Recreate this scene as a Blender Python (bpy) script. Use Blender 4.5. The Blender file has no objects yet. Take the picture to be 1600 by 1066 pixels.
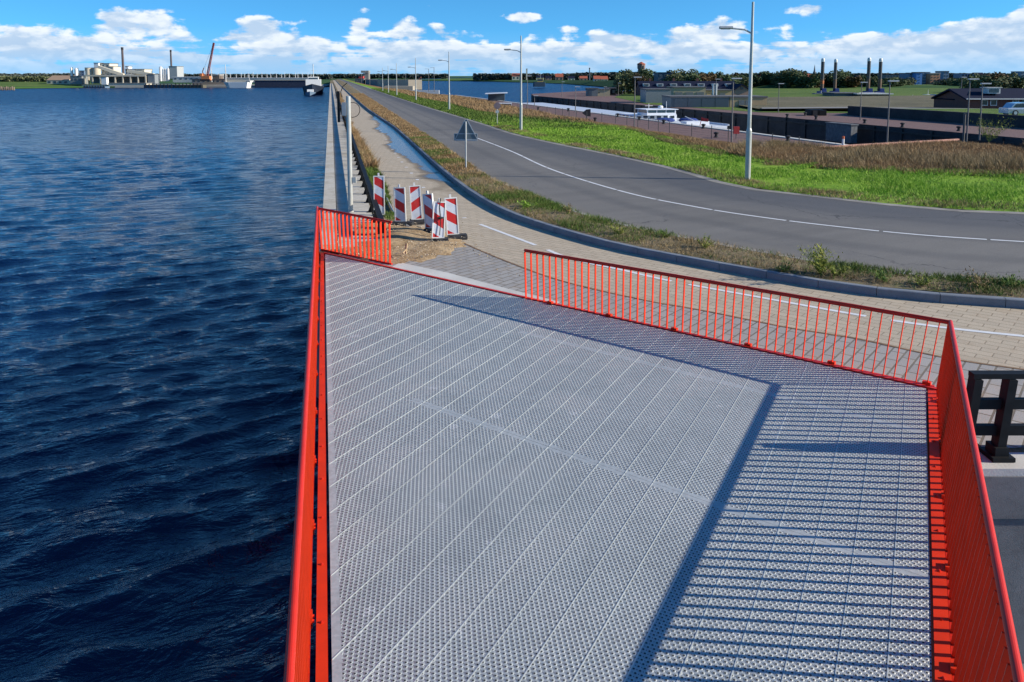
import bpy, math, random
import numpy as np
from mathutils import Vector, Matrix, geometry
rnd = random.Random(7)
C = bpy.context.scene.collection
SC = bpy.context.scene

# ---------------------------------------------------------------- camera
F = 1250.0                      # focal length in pixels of the 1600 px wide photograph
PITCH = math.radians(6.0)
CAMZ = 4.5
CY = 118.0 + F * math.tan(PITCH)
cam_data = bpy.data.cameras.new('camera')
cam = bpy.data.objects.new('camera', cam_data)
C.objects.link(cam)
cam.location = (0, 0, CAMZ)
cam.rotation_euler = (math.pi / 2 - PITCH, 0, 0)
cam_data.sensor_width = 36.0
cam_data.lens = F / 1600.0 * 36.0
cam_data.shift_y = -(533.0 - CY) / 1600.0
cam_data.clip_start = 0.1
cam_data.clip_end = 30000
SC.camera = cam

# ---------------------------------------------------------------- view, world, sun
SC.view_settings.view_transform = 'Standard'
SC.view_settings.look = 'None'
SC.view_settings.gamma = 1
SC.view_settings.exposure = 0.55
SUN_EL = math.radians(23.4)
SUN_AZ = math.radians(96.5)     # from +Y towards +X
world = bpy.data.worlds.new('World')
SC.world = world
world.use_nodes = True

class NT:
    """small helper for node trees"""
    def __init__(s, tree):
        s.t = tree; s.n = tree.nodes; s.l = tree.links
    def node(s, typ, **kw):
        n = s.n.new(typ)
        for k, v in kw.items():
            setattr(n, k, v)
        return n
    def set(s, sock, v):
        if hasattr(v, 'is_output') or isinstance(v, bpy.types.NodeSocket):
            s.l.new(v, sock)
        elif v is not None:
            sock.default_value = v
    def math(s, op, a, b=None, c=None, clamp=False):
        n = s.node('ShaderNodeMath', operation=op, use_clamp=clamp)
        s.set(n.inputs[0], a)
        if b is not None: s.set(n.inputs[1], b)
        if c is not None: s.set(n.inputs[2], c)
        return n.outputs[0]
    def vmath(s, op, a, b=None, scale=None):
        n = s.node('ShaderNodeVectorMath', operation=op)
        s.set(n.inputs[0], a)
        if b is not None: s.set(n.inputs[1], b)
        if scale is not None: s.set(n.inputs['Scale'], scale)
        return n.outputs['Value'] if op in ('LENGTH', 'DOT_PRODUCT') else n.outputs[0]
    def xyz(s, x, y, z=0.0):
        n = s.node('ShaderNodeCombineXYZ')
        s.set(n.inputs[0], x); s.set(n.inputs[1], y); s.set(n.inputs[2], z)
        return n.outputs[0]
    def sep(s, v):
        n = s.node('ShaderNodeSeparateXYZ'); s.set(n.inputs[0], v)
        return n.outputs
    def noise(s, vec, scale, detail=4, rough=.55, dist=0.0, out=0):
        n = s.node('ShaderNodeTexNoise')
        if vec is not None: s.set(n.inputs['Vector'], vec)
        n.inputs['Scale'].default_value = scale
        n.inputs['Detail'].default_value = detail
        n.inputs['Roughness'].default_value = rough
        n.inputs['Distortion'].default_value = dist
        return n.outputs[out]
    def ramp(s, f, stops, interp='LINEAR'):
        n = s.node('ShaderNodeValToRGB')
        s.set(n.inputs[0], f)
        cr = n.color_ramp; cr.interpolation = interp
        while len(cr.elements) < len(stops): cr.elements.new(0.5)
        for e, (p, c) in zip(cr.elements, stops):
            e.position = p
            e.color = (c, c, c, 1) if isinstance(c, (int, float)) else (*c, 1)
        return n.outputs[0]
    def mix(s, f, a, b, mode='MIX'):
        n = s.node('ShaderNodeMix', data_type='RGBA', blend_type=mode)
        s.set(n.inputs[0], f)
        for sock, v in ((n.inputs[6], a), (n.inputs[7], b)):
            if isinstance(v, tuple) and len(v) == 3: v = (*v, 1)
            s.set(sock, v)
        return n.outputs[2]
    def mapr(s, v, a, b, c=0.0, d=1.0, smooth=False):
        n = s.node('ShaderNodeMapRange', interpolation_type='SMOOTHSTEP' if smooth else 'LINEAR')
        s.set(n.inputs[0], v)
        n.inputs[1].default_value = a; n.inputs[2].default_value = b
        n.inputs[3].default_value = c; n.inputs[4].default_value = d
        return n.outputs[0]
    def bump(s, h, strength=.3, dist=.05, normal=None):
        n = s.node('ShaderNodeBump')
        n.inputs['Strength'].default_value = strength
        n.inputs['Distance'].default_value = dist
        s.set(n.inputs['Height'], h)
        if normal is not None: s.set(n.inputs['Normal'], normal)
        return n.outputs[0]

def build_world():
    w = NT(world.node_tree)
    for n in list(w.n): w.n.remove(n)
    tc = w.node('ShaderNodeTexCoord')
    d = w.sep(tc.outputs['Generated'])
    x, y, z = d[0], d[1], d[2]
    sky = w.node('ShaderNodeTexSky', sky_type='NISHITA')
    sky.sun_disc = False
    sky.sun_elevation = SUN_EL
    sky.sun_rotation = SUN_AZ
    sky.air_density = 1.0; sky.dust_density = 0.2; sky.ozone_density = 2.0
    # look a little higher into the sky model, so that the air stays clean and blue down to the skyline
    zz = w.math('MULTIPLY_ADD', w.math('MAXIMUM', z, 0.0), 1.6, 0.13)
    w.set(sky.inputs['Vector'], w.vmath('NORMALIZE', w.xyz(x, y, zz)))
    # clouds: azimuth and elevation in degrees
    az = w.math('MULTIPLY', w.math('ARCTAN2', x, y), 57.2958)
    el = w.math('MULTIPLY', w.math('ARCSINE', z), 57.2958)
    skyc = w.mix(1.0, sky.outputs[0], w.mix(w.mapr(el, 5.0, 26.0), (0.48, 1.28, 1.72), (0.31, 0.92, 1.50)), 'MULTIPLY')
    streak = w.noise(w.xyz(w.math('MULTIPLY', az, 0.10), w.math('MULTIPLY', el, 2.2), 1.3), 1.0, 4, .55)
    bias = w.math('ADD', w.math('ADD', w.mapr(el, 1.5, 4.0, 0.25, -0.30), w.mapr(el, 4.6, 7.0, 0.0, -0.6)), w.math('MULTIPLY', w.math('SUBTRACT', streak, .5), w.mapr(el, 1.2, 3.2, 1.3, 0.2)))
    blobs = []
    for (px, py, rx, ry, a) in SKY_PUFFS:
        baz = math.degrees(math.atan((px - 800) / F)); bel = (118 - py) / F * 57.3
        dx = w.math('DIVIDE', w.math('SUBTRACT', az, baz), rx / F * 57.3)
        dy = w.math('DIVIDE', w.math('SUBTRACT', el, bel), ry / F * 57.3)
        r2 = w.math('ADD', w.math('MULTIPLY', dx, dx), w.math('MULTIPLY', dy, dy))
        g = w.math('MULTIPLY', w.math('EXPONENT', w.math('MULTIPLY', r2, -1.0)), a)
        blobs.append(g)
    tot = bias
    for g in blobs: tot = w.math('ADD', tot, g)
    def dens(off):
        v = w.xyz(w.math('MULTIPLY', az, 0.30), w.math('MULTIPLY', w.math('ADD', el, off), 0.80), 3.7)
        n = w.noise(v, 1.0, 7, .56, .25)
        return n
    n1 = dens(0.0); n2 = dens(0.30)
    nfine = w.noise(w.xyz(w.math('MULTIPLY', az, 1.5), w.math('MULTIPLY', el, 2.6), 8.1), 1.0, 6, .6, .2)
    vor = w.node('ShaderNodeTexVoronoi', feature='SMOOTH_F1'); vor.inputs['Scale'].default_value = 1.0; vor.inputs['Smoothness'].default_value = .35
    wob = w.vmath('SCALE', w.vmath('SUBTRACT', w.noise(w.xyz(w.math('MULTIPLY', az, 1.2), w.math('MULTIPLY', el, 1.8), 2.2), 1.0, 5, .6, out=1), (.5, .5, .5)), scale=.9)
    w.set(vor.inputs['Vector'], w.vmath('ADD', w.xyz(w.math('MULTIPLY', az, .75), w.math('MULTIPLY', el, 1.25), 5.0), wob))
    puff = w.math('MULTIPLY', w.math('SUBTRACT', .52, vor.outputs['Distance']), .34)
    tot = w.math('ADD', tot, puff)
    raw = w.math('ADD', w.math('ADD', n1, w.math('MULTIPLY', w.math('SUBTRACT', nfine, .5), .22)), tot)
    cover = w.mapr(raw, 0.50, 0.69, smooth=True)
    # lit tops against bluish undersides
    light = w.mapr(w.math('ADD', w.math('SUBTRACT', n1, n2), w.math('MULTIPLY', puff, .9)), -0.10, 0.14, 0.0, 1.0, smooth=True)
    thick = w.mapr(raw, 0.60, 1.15, 1.0, 0.55)
    hor = w.mapr(el, 0.2, 2.2, 0.35, 1.0)
    lit = w.math('MULTIPLY', w.math('MULTIPLY', w.math('MULTIPLY_ADD', light, .75, .25), thick), hor, clamp=True)
    cc = w.mix(lit, (3.1, 4.6, 6.6), (8.3, 8.6, 8.8))
    cc = w.vmath('SCALE', cc, scale=CLOUD_GAIN)
    haze = w.mapr(el, 0.0, 3.2, .55, 0.0)
    skyh = w.mix(haze, skyc, (2.3, 4.5, 7.4))
    below = w.mapr(el, -0.3, 0.0)
    up = w.mapr(el, 6.0, 9.0, 1.0, 0.0)
    cov = w.math('MULTIPLY', w.math('MULTIPLY', cover, up), w.mapr(el, 0.0, 1.7, .45, .95))
    col = w.mix(w.math('MULTIPLY', cov, below), skyh, cc)
    bg = w.node('ShaderNodeBackground')
    w.set(bg.inputs[0], col)
    bg.inputs[1].default_value = SKY_STRENGTH
    out = w.node('ShaderNodeOutputWorld')
    w.l.new(bg.outputs[0], out.inputs[0])

SKY_STRENGTH = 0.085
CLOUD_GAIN = 1.0
SKY_PUFFS = [   # bumps of cloud: photo x, y, radius x, radius y, amount
    (185, 36, 22, 22, .45), (240, 34, 45, 26, .5), (412, 44, 34, 20, .4), (567, 40, 18, 24, .42),
    (628, 44, 26, 22, .36), (690, 66, 40, 22, .3), (672, 10, 32, 10, .42), (826, 27, 48, 11, .55),
    (888, 44, 28, 8, .4), (1065, 50, 22, 16, .34), (1118, 48, 34, 26, .5), (1263, 22, 60, 15, .55),
    (1375, 72, 60, 18, .3), (1590, 62, 85, 42, .75), (1520, 84, 60, 20, .3), (60, 66, 60, 18, .3),
    (960, 68, 60, 16, .3), (500, 66, 40, 14, .2), (1440, 30, 90, 24, -.5), (960, 24, 90, 24, -.4), (110, 12, 80, 16, -.4)]
build_world()

sun_data = bpy.data.lights.new('sun', 'SUN')
sun_data.energy = 4.6
sun_data.angle = math.radians(0.5)
sun_data.color = (1.0, 0.93, 0.82)
sun = bpy.data.objects.new('sun', sun_data)
C.objects.link(sun)
sdir = Vector((math.sin(SUN_AZ) * math.cos(SUN_EL), math.cos(SUN_AZ) * math.cos(SUN_EL), math.sin(SUN_EL)))
sun.rotation_euler = sdir.to_track_quat('Z', 'Y').to_euler()
sun.location = (60, -5, 40)

# ---------------------------------------------------------------- photo pixel -> place
CP, SP = math.cos(PITCH), math.sin(PITCH)
def G(px, py, z=0.0):
    """the point of the level z that the photograph shows at px, py"""
    d = ((px - 800) / F, CP - (py - CY) / F * SP, -SP - (py - CY) / F * CP)
    t = (z - CAMZ) / d[2]
    return Vector((d[0] * t, d[1] * t, z))
def ZT(Y, py):
    """height of what shows at py at the distance Y"""
    k = (CY - py) / F
    return CAMZ + Y * (k * CP - SP) / (CP + k * SP)
def XT(px, Y, z):
    return (px - 800) / F * (Y * CP - (z - CAMZ) * SP)
def line(pts, z=0.0):
    return [G(px, py, z) for px, py in pts]
DIR = Vector((-0.2256, 1.0, 0)).normalized()      # the way the dam runs
SIDE = Vector((DIR.y, -DIR.x, 0))
def extend(pts, far=0, near=None):
    pts = list(pts)
    if far: pts = [pts[0] + DIR * far] + pts
    return pts
def smooth(pts, n=8):
    out = []
    P = [pts[0]] + list(pts) + [pts[-1]]
    for i in range(1, len(P) - 2):
        p0, p1, p2, p3 = P[i-1], P[i], P[i+1], P[i+2]
        for k in range(n):
            t = k / n
            out.append(0.5 * ((2*p1) + (p2-p0)*t + (2*p0-5*p1+4*p2-p3)*t*t + (3*p1-p0-3*p2+p3)*t**3))
    out.append(pts[-1].copy())
    return out
def resample(pts, n):
    L = [0]
    for a, b in zip(pts, pts[1:]): L.append(L[-1] + (b - a).length)
    out = []; j = 0
    for i in range(n + 1):
        s = L[-1] * i / n
        while j < len(pts) - 2 and L[j+1] < s: j += 1
        t = (s - L[j]) / max(1e-9, L[j+1] - L[j])
        out.append(pts[j].lerp(pts[j+1], min(1, max(0, t))))
    return out
def offset(pts, d):
    out = []
    for i, p in enumerate(pts):
        a = pts[max(0, i-1)]; b = pts[min(len(pts)-1, i+1)]
        t = (b - a); t.z = 0; t.normalize()
        out.append(p + Vector((t.y, -t.x, 0)) * d)
    return out

# ---------------------------------------------------------------- mesh helpers
class MB:
    def __init__(s): s.v = []; s.f = []
    def add(s, vs, fs):
        o = len(s.v); s.v += [tuple(v) for v in vs]; s.f += [tuple(i + o for i in f) for f in fs]; return s
    def box(s, c, size, rz=0.0, rot=None):
        hx, hy, hz = [k / 2 for k in size]
        M = rot if rot is not None else Matrix.Rotation(rz, 3, 'Z')
        c = Vector(c)
        vs = [c + M @ Vector((a*hx, b*hy, d*hz)) for d in (-1, 1) for a, b in ((-1,-1),(1,-1),(1,1),(-1,1))]
        return s.add(vs, [(3,2,1,0),(4,5,6,7),(0,1,5,4),(1,2,6,5),(2,3,7,6),(3,0,4,7)])
    def bar(s, a, b, w, h, up=(0, 0, 1)):
        """rectangular bar from a to b; w sideways, h along up"""
        a, b = Vector(a), Vector(b)
        d = (b - a).normalized(); u = Vector(up)
        r = d.cross(u)
        if r.length < 1e-4: r = d.cross(Vector((1, 0, 0)))
        r.normalize(); u = r.cross(d).normalized()
        vs = [p + r*x*w/2 + u*y*h/2 for p in (a, b) for x, y in ((-1,-1),(1,-1),(1,1),(-1,1))]
        return s.add(vs, [(3,2,1,0),(4,5,6,7),(0,1,5,4),(1,2,6,5),(2,3,7,6),(3,0,4,7)])
    def tube(s, a, b, r0, r1=None, n=12, caps=True):
        r1 = r0 if r1 is None else r1
        a, b = Vector(a), Vector(b); d = (b - a).normalized()
        u = d.cross(Vector((0, 0, 1)))
        if u.length < 1e-3: u = Vector((1, 0, 0))
        u.normalize(); w = d.cross(u)
        vs = []
        for p, r in ((a, r0), (b, r1)):
            for i in range(n):
                t = 2*math.pi*i/n
                vs.append(p + (u*math.cos(t) + w*math.sin(t)) * r)
        fs = [(i, (i+1) % n, n+(i+1) % n, n+i) for i in range(n)]
        if caps: fs += [tuple(range(n))[::-1], tuple(range(n, 2*n))]
        return s.add(vs, fs)
    def path(s, pts, r, n=10):
        for a, b in zip(pts, pts[1:]): s.tube(a, b, r, n=n)
        return s
    def prism(s, poly, z0, z1):
        """poly: list of (x, y), any simple outline, counter-clockwise"""
        ps = [Vector((p[0], p[1], 0)) for p in poly]
        area = sum(a.x*b.y - b.x*a.y for a, b in zip(ps, ps[1:] + ps[:1]))
        if area < 0: ps.reverse()
        n = len(ps)
        tris = geometry.tessellate_polygon([ps])
        vs = [(p.x, p.y, z0) for p in ps] + [(p.x, p.y, z1) for p in ps]
        fs = []
        for t in tris:
            a, b, c = [ps[i] for i in t]
            if (b-a).cross(c-a).z < 0: t = t[::-1]
            fs.append(tuple(i + n for i in t)); fs.append(tuple(t)[::-1])
        fs += [(i, (i+1) % n, n+(i+1) % n, n+i) for i in range(n)]
        return s.add(vs, fs)
    def sheet(s, poly):
        ps = [Vector(p) for p in poly]
        fl = [Vector((p.x, p.y, 0)) for p in ps]
        fs = []
        for t in geometry.tessellate_polygon([fl]):
            a, b, c = [fl[i] for i in t]
            fs.append(t if (b-a).cross(c-a).z > 0 else t[::-1])
        return s.add(ps, fs)
    def strip(s, A, B, n=None, m=1):
        """a surface between the lines A and B (same number of points)"""
        if n: A, B = resample(A, n), resample(B, n)
        k = len(A); vs = []
        for j in range(m + 1): vs += [a.lerp(b, j/m) for a, b in zip(A, B)]
        fs = []
        for j in range(m):
            for i in range(k - 1):
                q = (j*k+i, j*k+i+1, (j+1)*k+i+1, (j+1)*k+i)
                a, b, c = vs[q[0]], vs[q[1]], vs[q[2]]
                fs.append(q if (b-a).cross(c-a).z >= 0 else q[::-1])
        return s.add(vs, fs)
    def extrude_x(s, prof, x0, x1):
        """profile of (y, z) points swept along x"""
        n = len(prof)
        vs = [(x0, y, z) for y, z in prof] + [(x1, y, z) for y, z in prof]
        fs = [(i, (i+1) % n, n+(i+1) % n, n+i) for i in range(n)] + [tuple(range(n))[::-1], tuple(range(n, 2*n))]
        return s.add(vs, fs)
    def lathe(s, c, prof, n=16):
        c = Vector(c); vs = []
        for r, z in prof:
            for i in range(n):
                t = 2*math.pi*i/n; vs.append(c + Vector((r*math.cos(t), r*math.sin(t), z)))
        fs = []
        for j in range(len(prof)-1):
            for i in range(n):
                fs.append((j*n+i, j*n+(i+1) % n, (j+1)*n+(i+1) % n, (j+1)*n+i))
        fs += [tuple(range(n))[::-1], tuple(range((len(prof)-1)*n, len(prof)*n))]
        return s.add(vs, fs)
    def mesh(s, name, m):
        me = bpy.data.meshes.new(name)
        me.from_pydata(s.v, [], s.f); me.update()
        if m: me.materials.append(m)
        return me
    def build(s, name, m, parent=None, origin=None, smooth=False):
        if parent is None and origin is not None:
            o = Vector(origin); s.v = [tuple(Vector(v) - o) for v in s.v]
        me = s.mesh(name, m)
        if smooth:
            me.polygons.foreach_set('use_smooth', [True]*len(me.polygons))
        ob = bpy.data.objects.new(name, me); C.objects.link(ob)
        if parent is not None: ob.parent = parent
        elif origin is not None: ob.location = origin
        return ob
def recalc(ob):
    import bmesh
    bm = bmesh.new(); bm.from_mesh(ob.data); bmesh.ops.recalc_face_normals(bm, faces=bm.faces); bm.to_mesh(ob.data); bm.free()
def tag(o, label=None, cat=None, group=None, kind=None):
    if label: o['label'] = label
    if cat: o['category'] = cat
    if group: o['group'] = group
    if kind: o['kind'] = kind
    return o
def thing(name, label, cat, loc=(0, 0, 0), rz=0.0, group=None):
    o = bpy.data.objects.new(name, None); C.objects.link(o)
    o.location = loc; o.rotation_euler = (0, 0, rz); o.empty_display_size = .2
    return tag(o, label, cat, group)
def struct(mb, name, m, smooth=False):
    return tag(mb.build(name, m, smooth=smooth), kind='structure')
def dup(root, loc, rz=0.0, label=None, group=None, scale=None):
    r = root.copy(); C.objects.link(r)
    r.location = loc; r.rotation_euler = (0, 0, rz)
    if label: r['label'] = label
    if group: r['group'] = group
    if scale: r.scale = scale
    for ch in list(root.children):
        c = ch.copy(); C.objects.link(c); c.parent = r
        for g in list(ch.children):
            e = g.copy(); C.objects.link(e); e.parent = c
    return r
def clip(poly, n, c):
    """keep the side n.p <= c of a convex polygon of (x, y)"""
    out = []
    for i in range(len(poly)):
        a, b = poly[i], poly[(i+1) % len(poly)]
        da = n[0]*a[0]+n[1]*a[1]-c; db = n[0]*b[0]+n[1]*b[1]-c
        if da <= 0: out.append(a)
        if (da < 0 < db) or (db < 0 < da):
            t = da/(da-db); out.append((a[0]+(b[0]-a[0])*t, a[1]+(b[1]-a[1])*t))
    return out

# ---------------------------------------------------------------- materials
MATS = {}
def mat(name, col, rough=.6, metal=0.0, var=.12, scale=3.0, bump=0.0, bscale=40.0, spec=.5, coat=0.0, dirt=0.0):
    """painted or mineral surface with soft mottling"""
    if name in MATS: return MATS[name]
    m = bpy.data.materials.new(name); m.use_nodes = True
    t = NT(m.node_tree); b = t.n['Principled BSDF']
    g = t.node('ShaderNodeNewGeometry').outputs['Position']
    n = t.noise(g, scale, 5, .6)
    lo = tuple(c*(1-var) for c in col); hi = tuple(min(1, c*(1+var)) for c in col)
    c = t.ramp(n, [(.3, lo), (.7, hi)])
    if dirt:
        n2 = t.noise(g, scale*4, 6, .7)
        c = t.mix(t.mapr(n2, .55, .75, 0, dirt), c, tuple(k*.45 for k in col))
    t.l.new(c, b.inputs['Base Color'])
    b.inputs['Roughness'].default_value = rough; b.inputs['Metallic'].default_value = metal
    b.inputs['Specular IOR Level'].default_value = spec
    b.inputs['Coat Weight'].default_value = coat
    if bump:
        t.l.new(t.bump(t.noise(g, bscale, 5, .6), bump, .02), b.inputs['Normal'])
    MATS[name] = m
    return m
def newmat(name):
    m = bpy.data.materials.new(name); m.use_nodes = True
    MATS[name] = m
    t = NT(m.node_tree)
    return m, t, t.n['Principled BSDF'], t.node('ShaderNodeNewGeometry').outputs['Position']

RED = mat('red_paint', (.70, .036, .006), .5, var=.13, scale=3.1, spec=.2, dirt=.28)
REDDK = mat('red_rail_paint', (.58, .024, .009), .45, var=.12, scale=4, spec=.3, dirt=.22)
BLACKST = mat('charcoal_steel', (.013, .014, .015), .6, .0, var=.25, scale=8, spec=.15)
GALV = mat('galvanised_steel', (.50, .53, .53), .42, .55, var=.12, scale=14)
POLE = mat('pale_pole_paint', (.46, .455, .41), .45, .2, var=.10, scale=5)
WHITE = mat('white_paint', (.78, .78, .75), .5, var=.06)
WHITED = mat('weathered_white', (.62, .61, .57), .6, var=.12, dirt=.3)
DARK = mat('dark_rubber', (.022, .022, .024), .75, var=.25, scale=20)
CONC = mat('pale_concrete', (.58, .56, .50), .85, var=.14, scale=1.2, bump=.3, dirt=.25)
CONCG = mat('grey_concrete', (.19, .185, .17), .9, var=.30, scale=1.1, bump=.4, dirt=.4)
GLASS = mat('window_glass', (.03, .045, .06), .12, var=.2, spec=.8)
# ---------------------------------------------------------------- ground materials
def uv_along(t, g, ang):
    s = t.sep(g); ca, sa = math.cos(ang), math.sin(ang)
    u = t.math('ADD', t.math('MULTIPLY', s[0], ca), t.math('MULTIPLY', s[1], sa))
    v = t.math('SUBTRACT', t.math('MULTIPLY', s[1], ca), t.math('MULTIPLY', s[0], sa))
    return u, v
def paving(name, c1, c2, mortar, w, h, ang, msize, rough=.85, offset=.5, stain=(.33, .22, .12), stainamt=.35):
    m, t, b, g = newmat(name)
    u, v = uv_along(t, g, ang)
    br = t.node('ShaderNodeTexBrick')
    br.offset = offset
    t.set(br.inputs['Vector'], t.xyz(u, v))
    br.inputs['Color1'].default_value = (*c1, 1); br.inputs['Color2'].default_value = (*c2, 1)
    br.inputs['Mortar'].default_value = (*mortar, 1)
    br.inputs['Scale'].default_value = 1.0
    br.inputs['Mortar Size'].default_value = msize
    br.inputs['Brick Width'].default_value = w; br.inputs['Row Height'].default_value = h
    big = t.noise(g, .35, 4, .6); mid = t.noise(g, 2.3, 6, .65); fine = t.noise(g, 60, 3, .6)
    c = t.mix(t.mapr(big, .3, .7, 0, .35), br.outputs['Color'], tuple(k*.72 for k in c1))
    c = t.mix(t.mapr(mid, .52, .72, 0, stainamt), c, stain)
    c = t.mix(.35, c, t.ramp(fine, [(.3, .25), (.7, .75)]), 'OVERLAY')
    t.l.new(c, b.inputs['Base Color'])
    b.inputs['Roughness'].default_value = rough
    hgt = t.math('ADD', t.math('MULTIPLY', br.outputs['Fac'], -1.0), t.math('MULTIPLY', fine, .3))
    t.l.new(t.bump(hgt, .5, .006), b.inputs['Normal'])
    return m
BEIGE = paving('beige_pavers', (.52, .43, .305), (.44, .365, .26), (.24, .185, .12), .42, .21, math.radians(-40), .010)
GREYP = paving('grey_blocks', (.38, .36, .325), (.31, .295, .27), (.15, .125, .09), .42, .21, math.radians(52), .016, stain=(.42, .31, .19), stainamt=.45)
REDP = paving('red_brown_clinkers', (.19, .105, .085), (.15, .085, .07), (.08, .055, .045), .5, .25, math.radians(15), .01, stain=(.16, .13, .11), stainamt=.3)

def beige_with_puddle():
    """cycle path pavers; the hollow by the kerb still holds a film of water"""
    m = BEIGE.copy(); m.name = 'beige_pavers_wet'
    t = NT(m.node_tree); b = t.n['Principled BSDF']
    at = t.node('ShaderNodeAttribute', attribute_name='wet').outputs['Fac']
    g = t.node('ShaderNodeNewGeometry').outputs['Position']
    n = t.noise(g, .55, 4, .55)
    wet = t.math('ADD', at, t.math('MULTIPLY', t.math('SUBTRACT', n, .5), .9))
    damp = t.mapr(wet, .30, .42); pool = t.mapr(wet, .43, .60, 0, .9)
    old = b.inputs['Base Color'].links[0].from_socket
    c = t.mix(t.math('MULTIPLY', damp, .62), old, (.17, .125, .07))
    c = t.mix(pool, c, (.13, .105, .07))
    t.l.new(c, b.inputs['Base Color'])
    t.l.new(t.mapr(pool, 0, 1, .85, .12), b.inputs['Roughness'])
    nl = b.inputs['Normal'].links[0].from_node
    t.l.new(t.mapr(pool, 0, 1, .5, .02), nl.inputs['Strength'])
    return m

def asphalt():
    m, t, b, g = newmat('asphalt')
    big = t.noise(g, .12, 5, .6, .4); mid = t.noise(g, .9, 6, .65); fine = t.noise(g, 55, 4, .7)
    u, v = uv_along(t, g, math.radians(-60))
    streak = t.noise(t.xyz(t.math('MULTIPLY', u, 1.3), t.math('MULTIPLY', v, .10)), 1.0, 4, .6)
    c = t.ramp(big, [(.3, (.130, .120, .104)), (.7, (.190, .175, .150))])
    c = t.mix(t.mapr(streak, .35, .7, 0, .5), c, (.215, .198, .172))
    c = t.mix(t.mapr(mid, .55, .75, 0, .35), c, (.075, .075, .078))
    u_ = t.node('ShaderNodeAttribute', attribute_name='across').outputs['Fac']
    wob = t.math('MULTIPLY', t.math('SUBTRACT', t.noise(g, .25, 2, .5), .5), .06)
    tr = t.math('COSINE', t.math('MULTIPLY', t.math('ADD', u_, wob), 25.1))
    c = t.mix(t.mapr(tr, .2, 1.0, 0, .32), c, (.072, .070, .068))
    edge = t.mapr(t.math('ADD', t.math('ABSOLUTE', t.math('SUBTRACT', u_, .5)), t.math('MULTIPLY', mid, .08)), .46, .54)
    c = t.mix(t.math('MULTIPLY', edge, .6), c, (.24, .21, .16))
    c = t.mix(t.mapr(u_, .5, .85, 0, .72), c, (.066, .069, .076))
    ck = t.node('ShaderNodeTexVoronoi', feature='DISTANCE_TO_EDGE'); ck.inputs['Scale'].default_value = .22
    t.set(ck.inputs['Vector'], t.vmath('ADD', g, t.vmath('SCALE', t.noise(g, 1.5, 4, .6, out=1), scale=.9)))
    c = t.mix(t.math('MULTIPLY', t.mapr(ck.outputs['Distance'], .002, .006, 1, 0), t.mapr(big, .48, .56, 0, .7)), c, (.035, .034, .033))
    c = t.mix(.55, c, t.ramp(fine, [(.3, .2), (.7, .8)]), 'OVERLAY')
    sp = t.node('ShaderNodeTexVoronoi'); sp.inputs['Scale'].default_value = 14; t.set(sp.inputs['Vector'], g)
    c = t.mix(t.mapr(sp.outputs['Distance'], .03, .07, .5, 0), c, (.35, .34, .31))
    t.l.new(c, b.inputs['Base Color']); b.inputs['Roughness'].default_value = .78
    b.inputs['Specular IOR Level'].default_value = .35
    t.l.new(t.bump(fine, .5, .01), b.inputs['Normal'])
    return m
ASPH = asphalt()
def soil(name, cols, scale=.8, fine=9.0, rough=.95, bumpd=.06):
    m, t, b, g = newmat(name)
    a = t.noise(g, scale, 6, .65, .3); f = t.noise(g, fine, 6, .75); ff = t.noise(g, 70, 3, .7)
    k = t.math('ADD', t.math('MULTIPLY', a, .55), t.math('MULTIPLY', f, .45))
    n = len(cols)
    c = t.ramp(k, [(.36 + .28*i/(n-1), cc) for i, cc in enumerate(cols)])
    c = t.mix(.4, c, t.ramp(ff, [(.3, .2), (.7, .8)]), 'OVERLAY')
    t.l.new(c, b.inputs['Base Color']); b.inputs['Roughness'].default_value = rough
    b.inputs['Specular IOR Level'].default_value = .15
    t.l.new(t.bump(t.math('ADD', f, t.math('MULTIPLY', ff, .3)), .8, bumpd), b.inputs['Normal'])
    return m
VERGE = soil('verge_soil', [(.07, .085, .025), (.17, .135, .07), (.26, .20, .12), (.115, .14, .035)])
GREEN = soil('bright_grass', [(.10, .13, .02), (.14, .27, .018), (.22, .36, .03), (.27, .25, .09)], .28, 3)
STRAW = soil('dry_grass_ground', [(.13, .085, .03), (.21, .115, .045), (.28, .17, .075), (.20, .15, .05)], .35, 6)
LAWN = soil('far_lawn', [(.06, .11, .02), (.10, .16, .03), (.16, .19, .05)], .06, .9, bumpd=.1)
DYKE = soil('dyke_grass', [(.03, .075, .02), (.045, .10, .025), (.06, .13, .03)], .03, .5, bumpd=.1)
FIELD = soil('dull_field', [(.10, .095, .06), (.15, .135, .08), (.20, .17, .11)], .06, .9, bumpd=.1)
SAND = soil('loose_sand', [(.24, .155, .075), (.40, .28, .155), (.50, .37, .22)], 1.3, 7, bumpd=.05)
def concrete_stained(name, base, dark, brick=None):
    m, t, b, g = newmat(name)
    a = t.noise(g, .5, 6, .7, .5); f = t.noise(g, 5, 7, .75); ff = t.noise(g, 90, 3, .7)
    c = t.mix(t.mapr(a, .42, .66, 0, .8), base, dark)
    c = t.mix(t.mapr(f, .50, .72, 0, .55), c, tuple(k*.6 for k in dark))
    c = t.mix(.3, c, t.ramp(ff, [(.3, .25), (.7, .75)]), 'OVERLAY')
    t.l.new(c, b.inputs['Base Color']); b.inputs['Roughness'].default_value = .88
    t.l.new(t.bump(t.math('ADD', f, ff), .35, .01), b.inputs['Normal'])
    return m
QUAYTOP = concrete_stained('quay_concrete', (.54, .50, .42), (.36, .30, .20))
LOWQ = concrete_stained('lower_concrete', (.19, .19, .19), (.10, .10, .10))
QWALL = concrete_stained('wet_quay_wall', (.045, .045, .047), (.018, .018, .02))
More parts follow.
